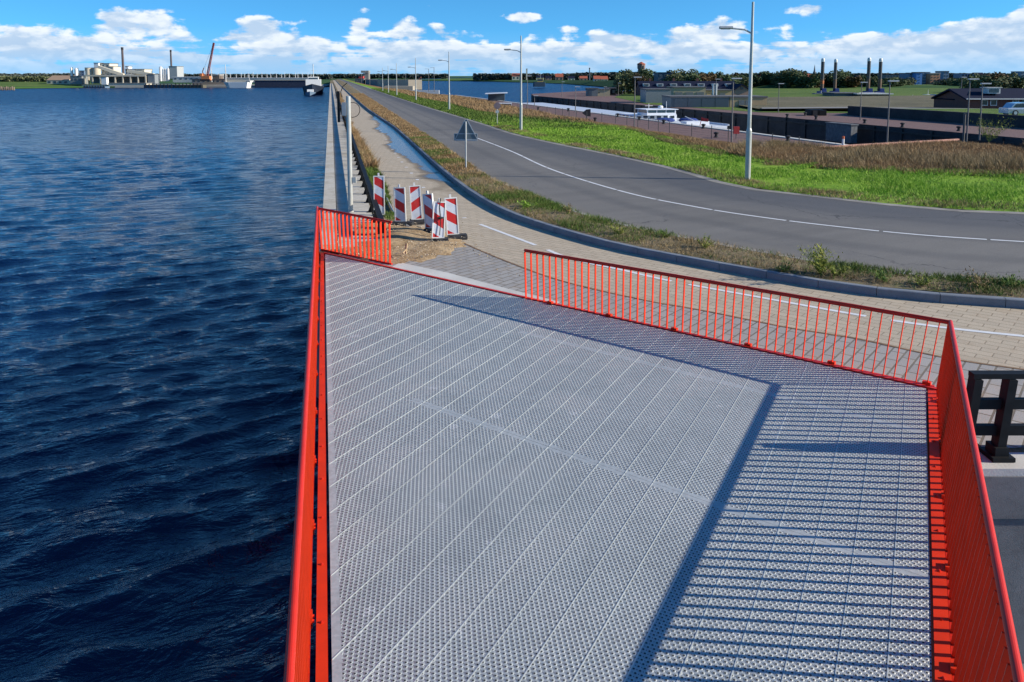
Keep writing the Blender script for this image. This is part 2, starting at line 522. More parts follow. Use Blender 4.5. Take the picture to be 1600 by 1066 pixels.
def water_mat(name, deep, bumps, rough=.06, facet=1.6):
    m, t, b, g = newmat(name)
    big = t.noise(g, .012, 4, .6, .3)
    c = t.mix(t.mapr(big, .38, .68), deep, (deep[0]*1.3, deep[1]*1.9, deep[2]*1.25))
    t.l.new(c, b.inputs['Base Color'])
    b.inputs['Roughness'].default_value = rough
    b.inputs['IOR'].default_value = 1.333
    s = t.sep(g)
    nrm = None
    for sc, st, d, ang in bumps:
        u, v = uv_along(t, g, ang)
        h = t.noise(t.xyz(t.math('MULTIPLY', u, .45), v), sc, 5, .62, .6)
        nrm = t.bump(h, st, d, nrm)
    # facets too small and too far to be resolved as bumps
    nv = t.noise(t.xyz(t.math('MULTIPLY', s[0], .6), s[1]), 1.1, 4, .7, .2, out=1)
    d = t.vmath('MULTIPLY', t.vmath('SUBTRACT', nv, (.5, .5, .5)), (facet, facet, 0))
    far = t.mapr(s[1], 25, 140, .0, 1.0)
    nrm = t.vmath('NORMALIZE', t.vmath('ADD', nrm, t.vmath('SCALE', d, scale=far)))
    t.l.new(nrm, b.inputs['Normal'])
    t.l.new(t.mapr(s[1], 35, 260, rough, .30), b.inputs['Roughness'])
    return m
WATER = water_mat('basin_water', (.0008, .0075, .036), [(.5, .5, .30, .25), (1.6, .8, .16, .45), (5.0, .7, .05, -.2)])
CANAL = water_mat('canal_water', (.0018, .0150, .062), [(.35, .8, .7, .25), (1.3, .8, .25, .1)])

# ---------------------------------------------------------------- ground lines, read at the levels they lie on
ZR = .15          # road and verge lie a kerb higher than the cycle path
kerb_foot = smooth(extend(line([(532,134),(560,160),(585,180),(610,197),(630,214),(647,230),(668,250),(690,270),(727,300),(777,331),(840,356),(950,388),(1050,409),(1200,437),(1325,458),(1450,472),(1600,483)]), 500))
kerb_foot.append(kerb_foot[-1] + (kerb_foot[-1]-kerb_foot[-2]).normalized()*25)
path_left = smooth(extend(line([(527,140),(540,180),(556,212),(575,240),(600,285),(615,328),(640,352),(700,368)]), 500))
verge_out = smooth(extend(line([(541,130),(575,152),(625,185),(675,217),(715,244),(765,277),(840,307),(882,325),(975,352),(1075,372),(1200,396),(1300,412),(1450,432),(1600,443)], ZR), 500))
verge_out.append(verge_out[-1] + (verge_out[-1]-verge_out[-2]).normalized()*25)
road_far = smooth(extend(line([(552,130),(590,143),(650,163),(712,182),(757,196),(800,210),(875,227),(950,242),(1050,265),(1120,286),(1200,301),(1275,308),(1375,320),(1500,331),(1600,335)], ZR), 500))
road_far.append(road_far[-1] + (road_far[-1]-road_far[-2]).normalized()*25)
mid_line = smooth(line([(746,216),(800,237),(862,265),(975,300),(1090,324),(1200,341),(1315,355),(1447,368),(1600,378)], ZR))
mid_line.append(mid_line[-1] + (mid_line[-1]-mid_line[-2]).normalized()*25)
green_top = smooth(extend(line([(556,129),(600,140),(650,153),(700,163),(760,178),(850,186),(960,200),(1005,207),(1060,222),(1110,234),(1180,249),(1250,258),(1400,268),(1600,272)], .05), 500))
green_top.append(green_top[-1] + (green_top[-1]-green_top[-2]).normalized()*25)
bank_top = smooth(extend(line([(560,129),(600,137),(660,147),(720,154),(770,163),(825,175),(912,192),(975,200),(1025,211),(1100,222),(1160,231),(1200,236),(1315,230),(1495,221),(1600,232)], -.3), 500))
bank_top.append(bank_top[-1] + Vector((25, -3, 0)))
q0 = G(505, 322)
def quay(d, side=0.0, z=0.0):
    p = q0 + DIR*d + SIDE*side; p.z = z; return p

# deck outline
DZ = .03
deck_FL, deck_NL = G(508, 397, DZ), G(519, 1066, DZ)
deck_FR, deck_NR = G(1447, 607, DZ), G(1456, 1066, DZ)
def beyond(a, b, y):
    t = (y - a.y)/(b.y - a.y); return a + (b - a)*t
ld = (deck_NL-deck_FL).normalized(); rd = (deck_NR-deck_FR).normalized()
YN = 2.6
deck_BL, deck_BR = beyond(deck_FL, deck_NL, YN), beyond(deck_FR, deck_NR, YN)

# ---------------------------------------------------------------- the setting
# dam body
under = .5
fe = (deck_FR - deck_FL).normalized(); fn = Vector((fe.y, -fe.x, 0))   # towards the camera
dam = [quay(700), quay(0, 0)]
e0 = G(497, 392) + fn*.0
dam_poly = [quay(700), quay(-7.2), deck_FL + fn*under + fe*.15, deck_FR + fn*under - fe*.6, G(1541, 734), Vector((60, G(1541,734).y + .05, 0))]
dam_poly += [Vector((p.x, p.y, 0)) for p in (bank_top[-1], )] + [Vector((p.x, p.y, 0)) for p in resample(bank_top, 60)[::-1][1:]]
mb = MB(); mb.prism([(p.x, p.y) for p in dam_poly], -6, -.5)
struct(mb, 'dam_wall', LOWQ)
mb = MB().prism([(p.x, p.y) for p in [quay(700), quay(-7.2), deck_FL + fn*under + fe*.15, deck_FR + fn*under - fe*.6, G(1541, 734), Vector((60, G(1541,734).y + .05, 0)), verge_out[-1]] + resample(verge_out, 80)[::-1]], -.49, -.004)
struct(mb, 'ground', VERGE)

# quay strip along the water, in slabs
mb = MB()
d = -7.2
while d < 420:
    L = 2.4
    a, b = quay(d + .02, 0.0), quay(d + L - .02, 0.0)
    mb.bar(a + SIDE*.22 + Vector((0,0,.03)), b + SIDE*.22 + Vector((0,0,.03)), .42, .2)
    mb.bar(a + SIDE*1.0 + Vector((0,0,-.03)), b + SIDE*1.0 + Vector((0,0,-.03)), 1.1, .2)
    d += L
struct(mb, 'quay_pavement', QUAYTOP)

# cycle path: between its left edge and the kerb
pl = resample(path_left, 160)
me_path = MB()
kf = resample(kerb_foot, 400)
# split where the path widens in front of the bridge
far_k = [p for p in kf if p.y >= pl[-1].y - 0.5]
A = [p + Vector((0,0,.004)) for p in path_left]
near_poly = None
def nearest_on(pts, p):
    return min(pts, key=lambda q: (q - p).length)
me_path.strip([p + Vector((0,0,.004)) for p in resample(path_left, 300)], [nearest_on(kf, p) + Vector((0,0,.004)) for p in resample(path_left, 300)], m=14)
me = struct(me_path, 'cycle_path', None)
me.data.materials.append(beige_with_puddle())
wet = me.data.attributes.new('wet', 'FLOAT', 'POINT')
vals = []
n_ = 301
for i, v in enumerate(me.data.vertices):
    j = i // n_
    u = j / 14.0
    Yv = v.co.y
    w = 0.0
    if 24 < Yv < 110:
        edge = .56 + .0*Yv + .08*math.sin(Yv*.35) + (max(0, Yv-55)*.006)
        w = .55*min(1, max(-1, (u - edge)*4)) + .45
        w *= min(1, max(0, (Yv-24)/19)) * min(1, max(0, (100-Yv)/20))
    vals.append(w)
wet.data.foreach_set('value', vals)
# broad apron in front of the bridge
pe = path_left[-1]
ke = nearest_on(kf, pe)
apron = [p for p in kf if p.y <= ke.y]
gk = [G(700,368), G(735,385), G(800,412), G(880,440), G(1000,468), G(1100,486), G(1230,512), G(1340,530), G(1480,560), G(1600,578)]
gk = smooth(gk)
gk.append(Vector((40, gk[-1].y - .9, 0)))
up = Vector((0,0,.004))
mb = MB().sheet([p + up for p in gk] + [p + up for p in apron[::-1]])
o = struct(mb, 'cycle_path_apron', BEIGE)
# grey blocks between path and bridge
mb = MB().sheet([G(612,398)+up*.5] + [p + up*.5 for p in gk] + [Vector((40, G(1541,734).y+.42, .002)), G(1536, 700)+up*.5, deck_FR + fn*.3 + up*.5-Vector((0,0,DZ)), deck_FL + fn*.3 + up*.5-Vector((0,0,DZ)), G(560,395)+up*.5])
struct(mb, 'block_paving', GREYP)
# thin rusty joint line between the two pavings
mb = MB().strip([p + up*2 for p in offset(gk, -.03)], [p + up*2 for p in offset(gk, .03)])
struct(mb, 'paving_joint', mat('rusty_joint', (.20, .12, .06), .9, var=.5, scale=3))
# concrete lip at the bridge end
mb = MB().sheet([G(612,418)+up*3, G(625,411)+up*3, G(700,427)+up*3, G(782,449)+up*3, G(876,473)+up*3, deck_FL + fe*((G(870,477)-deck_FL).dot(fe)) + fn*.15 + Vector((0,0,.012-DZ)), deck_FL + fe*((G(612,418)-deck_FL).dot(fe)) + fn*.15 + Vector((0,0,.012-DZ))])
struct(mb, 'concrete_lip', CONC)
# coping at the right, above the lower yard
c0 = G(1541, 734)
mb = MB().box((c0.x + 18, c0.y + .19, -.03), (36.6, .40, .09))
struct(mb, 'quay_coping', CONC)
struct(MB().box((c0.x + 18, c0.y + .155, -.33), (36.6, .36, .505)), 'coping_wall', LOWQ)

# kerb
def solid_strip(A, B, z0, z1, name, m, n=None):
    mb = MB()
    A1 = [Vector((p.x, p.y, z1)) for p in A]; B1 = [Vector((p.x, p.y, z1)) for p in B]
    mb.strip(A1, B1)
    mb.strip([Vector((p.x, p.y, z0)) for p in A], A1)
    mb.strip(B1, [Vector((p.x, p.y, z0)) for p in B])
    o = struct(mb, name, m); recalc(o); return o
def kerb_material():
    m, t, b, g = newmat('blue_grey_kerb')
    n = t.noise(g, 2.0, 6, .65); f = t.noise(g, 60, 3, .6)
    c = t.ramp(n, [(.3, (.15, .17, .19)), (.7, (.24, .26, .28))])
    c = t.mix(.3, c, t.ramp(f, [(.3, .25), (.7, .75)]), 'OVERLAY')
    t.l.new(c, b.inputs['Base Color']); b.inputs['Roughness'].default_value = .75
    return m
KERB = kerb_material()
kn = resample(kerb_foot, 500)
mb = MB()
# individual kerb stones with open joints, one structure
s = 0; L = 1.15
tot = sum((b-a).length for a, b in zip(kn, kn[1:]))
seg = resample(kerb_foot, int(tot/L))
seg_o = offset(seg, -.16)
for i in range(len(seg)-1):
    a, b, c, d_ = seg[i], seg[i+1], seg_o[i+1], seg_o[i]
    e = (b-a).normalized()*.006
    q = [a+e, b-e, c-e, d_+e]
    z1 = .175
    vs = [(p.x, p.y, -.05) for p in q] + [(p.x, p.y, z1-.015) for p in q[:2]] + [(p.x, p.y, z1) for p in q[2:]]
    # small bevel towards the path
    inn = [(q[0].lerp(q[3], .12)), (q[1].lerp(q[2], .12))]
    vs += [(p.x, p.y, z1) for p in inn]
    mb.add(vs, [(0,1,5,4),(4,5,9,8),(8,9,6,7),(2,3,7,6),(0,4,8,7,3),(1,2,6,9,5)])
o = struct(mb, 'kerb', KERB); recalc(o)
# verge, slightly domed
vo = resample(verge_out, 500); ki = [nearest_on(vo, p) for p in vo]
kin = offset(resample(kerb_foot, 500), -.15)
vi = [nearest_on(kin, p) for p in vo]
mb = MB()
mids = [a.lerp(b, .5) + Vector((0,0,.05)) for a, b in zip(vi, vo)]
mb.strip([Vector((p.x,p.y,.16)) for p in vi], [Vector((p.x,p.y,.20)) for p in mids])
mb.strip([Vector((p.x,p.y,.20)) for p in mids], [Vector((p.x,p.y,ZR)) for p in vo])
struct(mb, 'verge', VERGE)
# road
rf = resample(road_far, 300)
vo2 = [nearest_on(vo, p) for p in rf]
mb = MB().strip([Vector((p.x,p.y,ZR-.002)) for p in resample(verge_out, 400)], [Vector((p.x,p.y,ZR-.002)) for p in resample(road_far, 400)], m=8)
rd = struct(mb, 'road', ASPH)
at_ = rd.data.attributes.new('across', 'FLOAT', 'POINT')
at_.data.foreach_set('value', [(i // 401)/8.0 for i in range(len(rd.data.vertices))])
# pale edging bands along the road
mb = MB().strip([p+Vector((0,0,.004)) for p in offset(resample(verge_out,400), -.08)], [p+Vector((0,0,.004)) for p in offset(resample(verge_out,400), .10)])
mb.strip([p+Vector((0,0,.004)) for p in offset(resample(road_far,400), -.42)], [p+Vector((0,0,.004)) for p in offset(resample(road_far,400), .02)])
struct(mb, 'road_edging', mat('pale_gravelly_edging', (.27, .25, .21), .9, var=.3, scale=2, bump=.4, dirt=.4))
# grass and dry bank up to the quay fence
rfo = offset(resample(road_far, 300), -.40)
gt = resample(green_top, 300); bt = resample(bank_top, 300)
mb = MB().strip([Vector((p.x,p.y,ZR+.002)) for p in rfo], gt, m=3)
struct(mb, 'grass_field', GREEN)
mb = MB().strip(gt, bt, m=3)
struct(mb, 'dry_bank', STRAW)

# painted markings
PAINT = mat('road_paint', (.72, .72, .70), .7, var=.08, scale=6, dirt=.25)
mb = MB()
ml = resample(mid_line, 3000)
acc = 0; k = 0; run = []
for a, b in zip(ml, ml[1:]):
    acc += (b-a).length
    if acc % 2.62 > .08: run.append(a)
    else:
        if len(run) > 1: mb.strip([p+Vector((0,0,.005)) for p in offset(run, -.06)], [p+Vector((0,0,.005)) for p in offset(run, .06)])
        run = []
if len(run) > 1: mb.strip([p+Vector((0,0,.005)) for p in offset(run, -.06)], [p+Vector((0,0,.005)) for p in offset(run, .06)])
def dashes(pts, length, gap, w, z, dmin=0, dmax=1e9, phase=0.0):
    s = phase; P = resample(pts, int(sum((b-a).length for a, b in zip(pts, pts[1:]))/.1))
    acc = 0; run = []
    for a, b in zip(P, P[1:]):
        acc += (b-a).length
        if (acc + phase) % (length+gap) < length and dmin <= a.y <= dmax: run.append(a)
        else:
            if len(run) > 1:
                mb.strip([p+Vector((0,0,z)) for p in offset(run, -w/2)], [p+Vector((0,0,z)) for p in offset(run, w/2)])
            run = []
dashes(offset(resample(verge_out, 400), .38), 1.0, 3.0, .15, .006, 48, 400)
dashes(offset(resample(road_far, 400), -.75), 1.0, 3.0, .15, .006, 48, 400)
# cycle path centre line
cyc = smooth([G(575,178), G(592,200), G(607,225), G(620,243), G(635,262), G(652,281), G(672,306), G(690,322), G(720,337), G(735,345), G(838,384), G(893,405), G(970,422), G(1050,440), G(1170,462), G(1355,495), G(1480,513), G(1600,526)])
cyc.append(cyc[-1] + (cyc[-1]-cyc[-2]).normalized()*20)
dashes(cyc, .35, 2.1, .14, .009, 25, 80)
def to_px(p):
    dz = p.z - CAMZ
    return 800 + F*p.x/(p.y*CP - dz*SP)
cr_ = resample(cyc, 2000)
for xa_, xb_ in ((714,727),(736,838),(855,1050),(1074,1355),(1388,1700)):
    run = [p for p in cr_ if xa_ <= to_px(p) <= xb_ and p.y < 24]
    if len(run) > 2: mb.strip([p+Vector((0,0,.009)) for p in offset(run, -.06)], [p+Vector((0,0,.009)) for p in offset(run, .06)])
struct(mb, 'road_markings', PAINT)

# sand heap in front of the far railing
mb = MB()
sp = [G(540,345), G(600,338), G(640,350), G(690,362), G(735,380), G(700,400), G(650,412), G(615,414), G(575,410), G(530,398), G(520,370)]
cen = sum(sp, Vector())/len(sp)
ring = resample(sp + [sp[0]], 64)[:-1]
vs = []; fs = []; R = 14
for j in range(R+1):
    for i, p in enumerate(ring):
        t = j/R
        q = cen.lerp(p, t*(1+.05*math.sin(i*1.7)+.04*math.sin(i*3.1)))
        h = .012 + .16*(1-t**2)**1.2*(.7+.5*math.sin(q.x*2.7+q.y*1.9)*math.sin(q.y*3.1-q.x)) if t < 1 else -.02
        vs.append((q.x, q.y, max(h, .012) if t < 1 else -.02))
n = len(ring)
for j in range(R):
    for i in range(n):
        fs.append((j*n+i, j*n+(i+1) % n, (j+1)*n+(i+1) % n, (j+1)*n+i))
mb.add(vs, fs)
o = struct(mb, 'sand', SAND, smooth=True); recalc(o)

# lower concrete yard beside the bridge
mb = MB().prism([(-.2, 1.0), (60, 1.0), (60, G(1541,734).y+.3), (3.2, G(1541,734).y+.3)], -6, -2.4)
struct(mb, 'lower_quay', LOWQ)

# ---------------------------------------------------------------- water
WZ = -3.5
def wave_sheet():
    ys = [1.0]
    while ys[-1] < 95: ys.append(ys[-1] + max(.085, ys[-1]*.0052))
    while ys[-1] < 700: ys.append(ys[-1] + max(.5, ys[-1]*.009))
    while ys[-1] < 12000: ys.append(ys[-1]*1.12)
    xs = [0.0]
    while xs[-1] < 75: xs.append(xs[-1] + max(.09, xs[-1]*.006))
    while xs[-1] < 300: xs.append(xs[-1]*1.015)
    while xs[-1] < 12000: xs.append(xs[-1]*1.15)
    Y = np.array(ys); U = np.array(xs)
    dY = np.gradient(Y); dU = np.gradient(U)
    YY, UU = np.meshgrid(Y, U, indexing='ij')
    sp = np.maximum(*np.meshgrid(dY, dU, indexing='ij'))
    edge = q0.x + (YY - q0.y)*(-.2256) + 1.0
    sm = np.clip((26 - YY)/16, 0, 1); sm = sm*sm*(3-2*sm)
    edge = edge*(1-sm) + np.maximum(edge, 3.0)*sm
    XX = edge - UU
    Z = np.zeros_like(XX)
    DX = np.zeros_like(XX); DY = np.zeros_like(XX)
    r = np.random.RandomState(5)
    for i in range(72):
        lam = math.exp(r.uniform(math.log(.35), math.log(2.3 if i < 56 else 4.5)))
        th = math.radians(112) + r.normal(0, .50)
        k = 2*math.pi/lam
        amp = .0118*lam**.80 * r.uniform(.6, 1.3) * .46
        ph = r.uniform(0, 6.28)
        kx, ky = k*math.cos(th), k*math.sin(th)
        fade = np.clip((lam/sp - 3)/3, 0, 1)
        a = kx*XX + ky*YY + ph
        Z += fade*amp*np.cos(a)
        DX -= fade*amp*.8*math.cos(th)*np.sin(a); DY -= fade*amp*.8*math.sin(th)*np.sin(a)
    group = .75 + .45*np.sin(XX*.11+YY*.07)*np.sin(YY*.09-XX*.05)
    Z *= group
    V = np.stack([XX+DX, YY+DY, Z+WZ], -1).reshape(-1, 3)
    ny, nx = XX.shape
    idx = np.arange(ny*nx).reshape(ny, nx)
    q = np.stack([idx[:-1,:-1], idx[1:,:-1], idx[1:,1:], idx[:-1,1:]], -1).reshape(-1, 4)
    q = q[:, ::1]
    me = bpy.data.meshes.new('water')
    me.vertices.add(len(V)); me.vertices.foreach_set('co', V.ravel())
    me.loops.add(q.size); me.loops.foreach_set('vertex_index', q.ravel())
    me.polygons.add(len(q)); me.polygons.foreach_set('loop_start', np.arange(0, q.size, 4))
    me.polygons.foreach_set('loop_total', np.full(len(q), 4))
    me.polygons.foreach_set('use_smooth', np.ones(len(q), bool))
    me.update(calc_edges=True); me.materials.append(WATER)
    ob = bpy.data.objects.new('water', me); C.objects.link(ob)
    tag(ob, kind='structure')
    if me.polygons[0].normal.z < 0: me.flip_normals()
    return ob
wave_sheet()
# water of the lock and the canal beyond it, on the other side of the dam
p1, p2 = quay(-40, 12, WZ), quay(9000, 12, WZ)
mb = MB().sheet([p1, Vector((9000, p1.y, WZ)), Vector((9000, 9000, WZ)), p2])
struct(mb, 'canal_water', CANAL)
# ---------------------------------------------------------------- bridge deck
def deck_material():
    m, t, b, g = newmat('perforated_galvanised_plate')
    tc = t.node('ShaderNodeTexCoord').outputs['Object']
    s = t.sep(tc); x, y = s[0], s[1]
    a = .0500; bb = a*1.06
    def lattice(ox, oy, pa, pb):
        u = t.math('MULTIPLY', t.math('SUBTRACT', t.math('FRACT', t.math('ADD', t.math('DIVIDE', x, pa), ox)), .5), pa)
        v = t.math('MULTIPLY', t.math('SUBTRACT', t.math('FRACT', t.math('ADD', t.math('DIVIDE', y, pb), oy)), .5), pb)
        return t.math('SQRT', t.math('ADD', t.math('MULTIPLY', u, u), t.math('MULTIPLY', v, v)))
    pa, pb = a, a*1.55
    d1 = t.math('MINIMUM', lattice(0, 0, pa, pb), lattice(.5, .5, pa, pb))
    d2 = t.math('MINIMUM', lattice(.5, 0, pa, pb), lattice(0, .5, pa, pb))
    # plain margins along joints and the left edge come from vertex data
    mg = t.node('ShaderNodeAttribute', attribute_name='margin').outputs['Fac']
    # distance to the joint lines
    def dist(nx, ny, c):
        return t.math('ABSOLUTE', t.math('SUBTRACT', t.math('ADD', t.math('MULTIPLY', x, nx), t.math('MULTIPLY', y, ny)), c))
    open_ = 1.0
    for nx, ny, c, w, xmin in DECK_PLAIN:
        k = t.math('GREATER_THAN', dist(nx, ny, c), w)
        if xmin is not None: k = t.math('MAXIMUM', k, t.math('LESS_THAN', x, xmin))
        open_ = k if open_ == 1.0 else t.math('MULTIPLY', open_, k)
    hole = t.math('MULTIPLY', t.mapr(d1, .0082, .0098, 1, 0), open_)
    small = t.math('MULTIPLY', t.mapr(d2, .0036, .0050, 1, 0), open_)
    h = t.math('MULTIPLY', t.mapr(d1, .0185, .0100, 0, 1, smooth=True), open_)
    h = t.math('SUBTRACT', h, t.math('MULTIPLY', hole, 1.6))
    n = t.noise(g, 1.1, 6, .65, .4); f = t.noise(g, 22, 4, .7)
    fl = t.node('ShaderNodeTexVoronoi'); fl.inputs['Scale'].default_value = 30; t.set(fl.inputs['Vector'], g)
    c = t.ramp(n, [(.3, (.39, .415, .40)), (.5, (.455, .48, .46)), (.7, (.515, .52, .49))])
    c = t.mix(.25, c, t.ramp(t.sep(fl.outputs['Color'])[0], [(0, .3), (1, .7)]), 'OVERLAY')
    c = t.mix(t.mapr(f, .55, .75, 0, .3), c, (.40, .38, .33))
    rn = t.node('ShaderNodeObjectInfo').outputs['Random']
    c = t.mix(t.mapr(rn, 0, 1, 0, .22), c, (.36, .39, .40))
    st_ = t.noise(t.xyz(t.math('MULTIPLY', x, 9), t.math('MULTIPLY', y, .8)), 1.0, 5, .7)
    c = t.mix(t.mapr(st_, .56, .72, 0, .35), c, (.33, .32, .29))
    drop = t.noise(g, 3.1, 2, .5)
    c = t.mix(t.mapr(drop, .70, .72, 0, .35), c, (.8, .8, .78))
    c = t.mix(t.math('MAXIMUM', hole, small), c, (.012, .014, .018))
    t.l.new(c, b.inputs['Base Color'])
    solid = t.math('SUBTRACT', 1.0, t.math('MAXIMUM', hole, small))
    t.l.new(t.math('MULTIPLY', solid, .22), b.inputs['Metallic'])
    t.l.new(t.mapr(solid, 0, 1, .9, .50), b.inputs['Roughness'])
    t.l.new(t.bump(h, 1.0, .0052), b.inputs['Normal'])
    return m

seam = Vector((.457, .8895, 0)).normalized()       # the way the planks run
cross = Vector((seam.y, -seam.x, 0))
ANG = math.atan2(seam.y, seam.x) - math.pi/2
deck = thing('bridge_deck', 'galvanised perforated plank deck of the bridge, edged in red steel', 'bridge deck', (0, 0, DZ), ANG)
Rinv = Matrix.Rotation(-ANG, 3, 'Z')
def L(p): 
    q = Rinv @ Vector((p.x, p.y, 0)); return (q.x, q.y)
outline = [L(p) for p in (deck_BL, deck_BR, deck_FR, deck_FL)]
def halfplane(a, b):
    """line through the local points a, b as n, c"""
    d = (b[0]-a[0], b[1]-a[1]); l = math.hypot(*d); n = (d[1]/l, -d[0]/l)
    return n, n[0]*a[0]+n[1]*a[1]
j1 = halfplane(L(G(655,628,DZ)), L(G(1440,900,DZ)))
j2 = halfplane(L(G(820,520,DZ)), L(G(1440,675,DZ)))
jl = halfplane(L(deck_FL), L(deck_NL))
jf = halfplane(L(deck_FL), L(deck_FR))
jr = halfplane(L(deck_FR), L(deck_NR))
DECK_PLAIN = [(j1[0][0], j1[0][1], j1[1], .06, L(G(645,624,DZ))[0]), (j2[0][0], j2[0][1], j2[1], .055, L(G(812,518,DZ))[0]), (jl[0][0], jl[0][1], jl[1], .075, None), (jf[0][0], jf[0][1], jf[1], .04, None)]
DECKM = deck_material()
LIP = mat('sunlit_plate_edge', (.58, .60, .56), .35, .3, var=.05)  # paler than the planks: sunlight on the seam edges put into the colour
PW = .346
xs = [p[0] for p in outline]
k0 = L(G(975, 1066, DZ))[0]
i0 = math.floor((min(xs)-k0)/PW); i1 = math.ceil((max(xs)-k0)/PW)
gap = .004
for i in range(i0, i1):
    xa, xb = k0 + i*PW, k0 + (i+1)*PW
    base = clip(clip(outline, (-1, 0), -(xa+gap)), (1, 0), xb-gap)
    if len(base) < 3: continue
    pieces = [base]
    for jn, jc in (j1, j2):
        # the joints stop short of the left part of the deck
        if xb < L(G(640,622,DZ))[0] and (jn, jc) == j1: continue
        if xb < L(G(800,515,DZ))[0] and (jn, jc) == j2: continue
        nxt = []
        for pc in pieces:
            a_ = clip(pc, jn, jc-.002); b_ = clip(pc, (-jn[0], -jn[1]), -(jc+.002))
            for q in (a_, b_):
                if len(q) >= 3: nxt.append(q)
        pieces = nxt
    for pc in pieces:
        ar = abs(sum(a[0]*b[1]-b[0]*a[1] for a, b in zip(pc, pc[1:]+pc[:1])))/2
        if ar < .01: continue
        mb = MB().prism(pc, -.045, 0.0)
        o = mb.build('deck_plank', DECKM, deck)
        # folded lip on the plank's left side, its sunlit edge painted in as a pale colour
        ed = [p for p in pc if abs(p[0]-(xa+gap)) < 1e-4]
        if len(ed) >= 2:
            ya, yb = min(p[1] for p in ed), max(p[1] for p in ed)
            if yb - ya > .05:
                MB().box((xa+.002, (ya+yb)/2, -.0190), (.0085, yb-ya-.01, .046)).build('plank_lip', LIP, o)
# red edge beams (world lines moved into the deck's own frame)
def to_deck(p):
    q = Rinv @ (Vector(p) - Vector((0, 0, DZ))); return q
def beam(px_a, px_b, z0, z1, name='edge_beam', m=RED, ynear=YN):
    """a flat beam given by two edge lines"""
    (a0, a1), (b0, b1) = px_a, px_b
    A0, A1 = G(*a0, z1), G(*a1, z1); B0, B1 = G(*b0, z1), G(*b1, z1)
    A1, B1 = beyond(A0, A1, ynear), beyond(B0, B1, ynear)
    P = [to_deck(p) for p in (A0, A1, B1, B0)]
    MB().prism([(p.x, p.y) for p in P], z0-DZ, z1-DZ).build(name, m, deck)
beam(((506,396),(512.5,1066)), ((501,394),(493,1066)), -.34, .05)
beam(((1450,608),(1461,1066)), ((1463,610),(1488,1066)), -.34, .045)
bl0, bl1 = G(503.5,396,.05), beyond(G(503.5,396,.05), G(502.5,1066,.05), YN)
br0, br1 = G(1456.5,609,.045), beyond(G(1456.5,609,.045), G(1474.5,1066,.045), YN)
for a_, b_, nb in ((bl0, bl1, 22), (br0, br1, 13)):
    for i in range(nb):
        q = to_deck(a_.lerp(b_, (i+.5)/nb))
        MB().lathe((q.x, q.y, q.z-.002), [(.017,0),(.017,.007),(.010,.007),(.010,.016),(.003,.018)], 6).build('bolt', REDDK, deck)
# far beam, running under the far railings
MB().bar(to_deck(deck_FL - fn*.05 - fe*.12 + Vector((0,0,-.13))), to_deck(deck_FR - fn*.05 + fe*.14 + Vector((0,0,-.13))), .07, .30).build('edge_beam', REDDK, deck)
# carrying girders below
for (p, q) in ((deck_BL, deck_BR),):
    for k in (.2, .5, .8):
        a = deck_BL.lerp(deck_BR, k); b = deck_FL.lerp(deck_FR, k)
        MB().bar(to_deck(a + Vector((0,0,-.25))), to_deck(b + fn*.6 + Vector((0,0,-.25))), .16, .34).build('girder', REDDK, deck)

# ---------------------------------------------------------------- bridge railings
def railing(label, base, top, spacing, bar_w, bar_t, tube_r, group='red bridge railings', fat=0, phase=0.0, rail_flat=True, skip_ends=False):
    """base, top: (start, end) points; balusters are flat bars set square to the run"""
    b0, b1 = base; t0, t1 = top
    root = thing('railing', label, 'railing', (b0.x, b0.y, b0.z), 0, group)
    o = Vector(b0)
    l0, l1, u0, u1 = b0-o, b1-o, t0-o, t1-o
    run = (l1-l0).normalized(); n = run.cross(Vector((0,0,1))).normalized()
    length = (l1-l0).length
    cnt = int(length/spacing)
    tr = MB().tube(u0, u1, tube_r, n=16)
    for e in (u0, u1): tr.lathe(e - Vector((0,0,tube_r*.0)), [(tube_r*.2, -tube_r*.9), (tube_r*.98, 0), (tube_r*.2, tube_r*.9)], 12)
    tr.build('top_rail', REDDK, root, smooth=False)
    if rail_flat:
        MB().bar(u0.lerp(l0, .03), u1.lerp(l1, .03), .03, .008).build('rail_flat', REDDK, root)
    MB().bar(l0 + Vector((0,0,.02)), l1 + Vector((0,0,.02)), .045, .035).build('bottom_rail', REDDK, root)
    me = None
    for i in range(cnt+1):
        s = min(1, (i*spacing + phase)/length)
        a, b = l0.lerp(l1, s), u0.lerp(u1, s)
        b = a.lerp(b, .965)
        # bar depth square to the run
        mb = MB().bar(a - Vector((0,0,.02)), b, bar_t, bar_w, up=n)
        mb.build('baluster', RED, root)
        if i % 9 == 4 and length > 5:
            q = a - n*.0 + Vector((0,0,.03))
            MB().box(q, (.11,.07,.10), rz=math.atan2(run.y, run.x)).tube(q - n*.05 + run*.03, q + n*.06 + run*.03, .014, n=6).tube(q - n*.05 - run*.03, q + n*.06 - run*.03, .014, n=6).build('bracket', RED, root)
    return root
H = 1.05
# along the water
lb0, lb1 = G(497.5,391,.0), G(479,1066,.0)
lt0, lt1 = G(495.5,324,H), G(451,1066,H)
lb1, lt1 = beyond(lb0, lb1, YN), beyond(lt0, lt1, YN)
railing('long red railing along the deep water side of the bridge', (lb0, lb1), (lt0, lt1), .155, .045, .012, .030)
# short piece at the far left corner
sb0, sb1 = G(503,391), G(612.5,414)
st0, st1 = G(497,324,H), G(612.5,348.5,H)
st1 = Vector((sb1.x, sb1.y, ZT(sb1.y, 347)))
st0 = Vector((sb0.x-.05, sb0.y, ZT(sb0.y, 325.5)))
railing('short red railing at the far left corner of the bridge, before the quay guardrail', (sb0, sb1), (st0, st1), .150, .055, .016, .024)
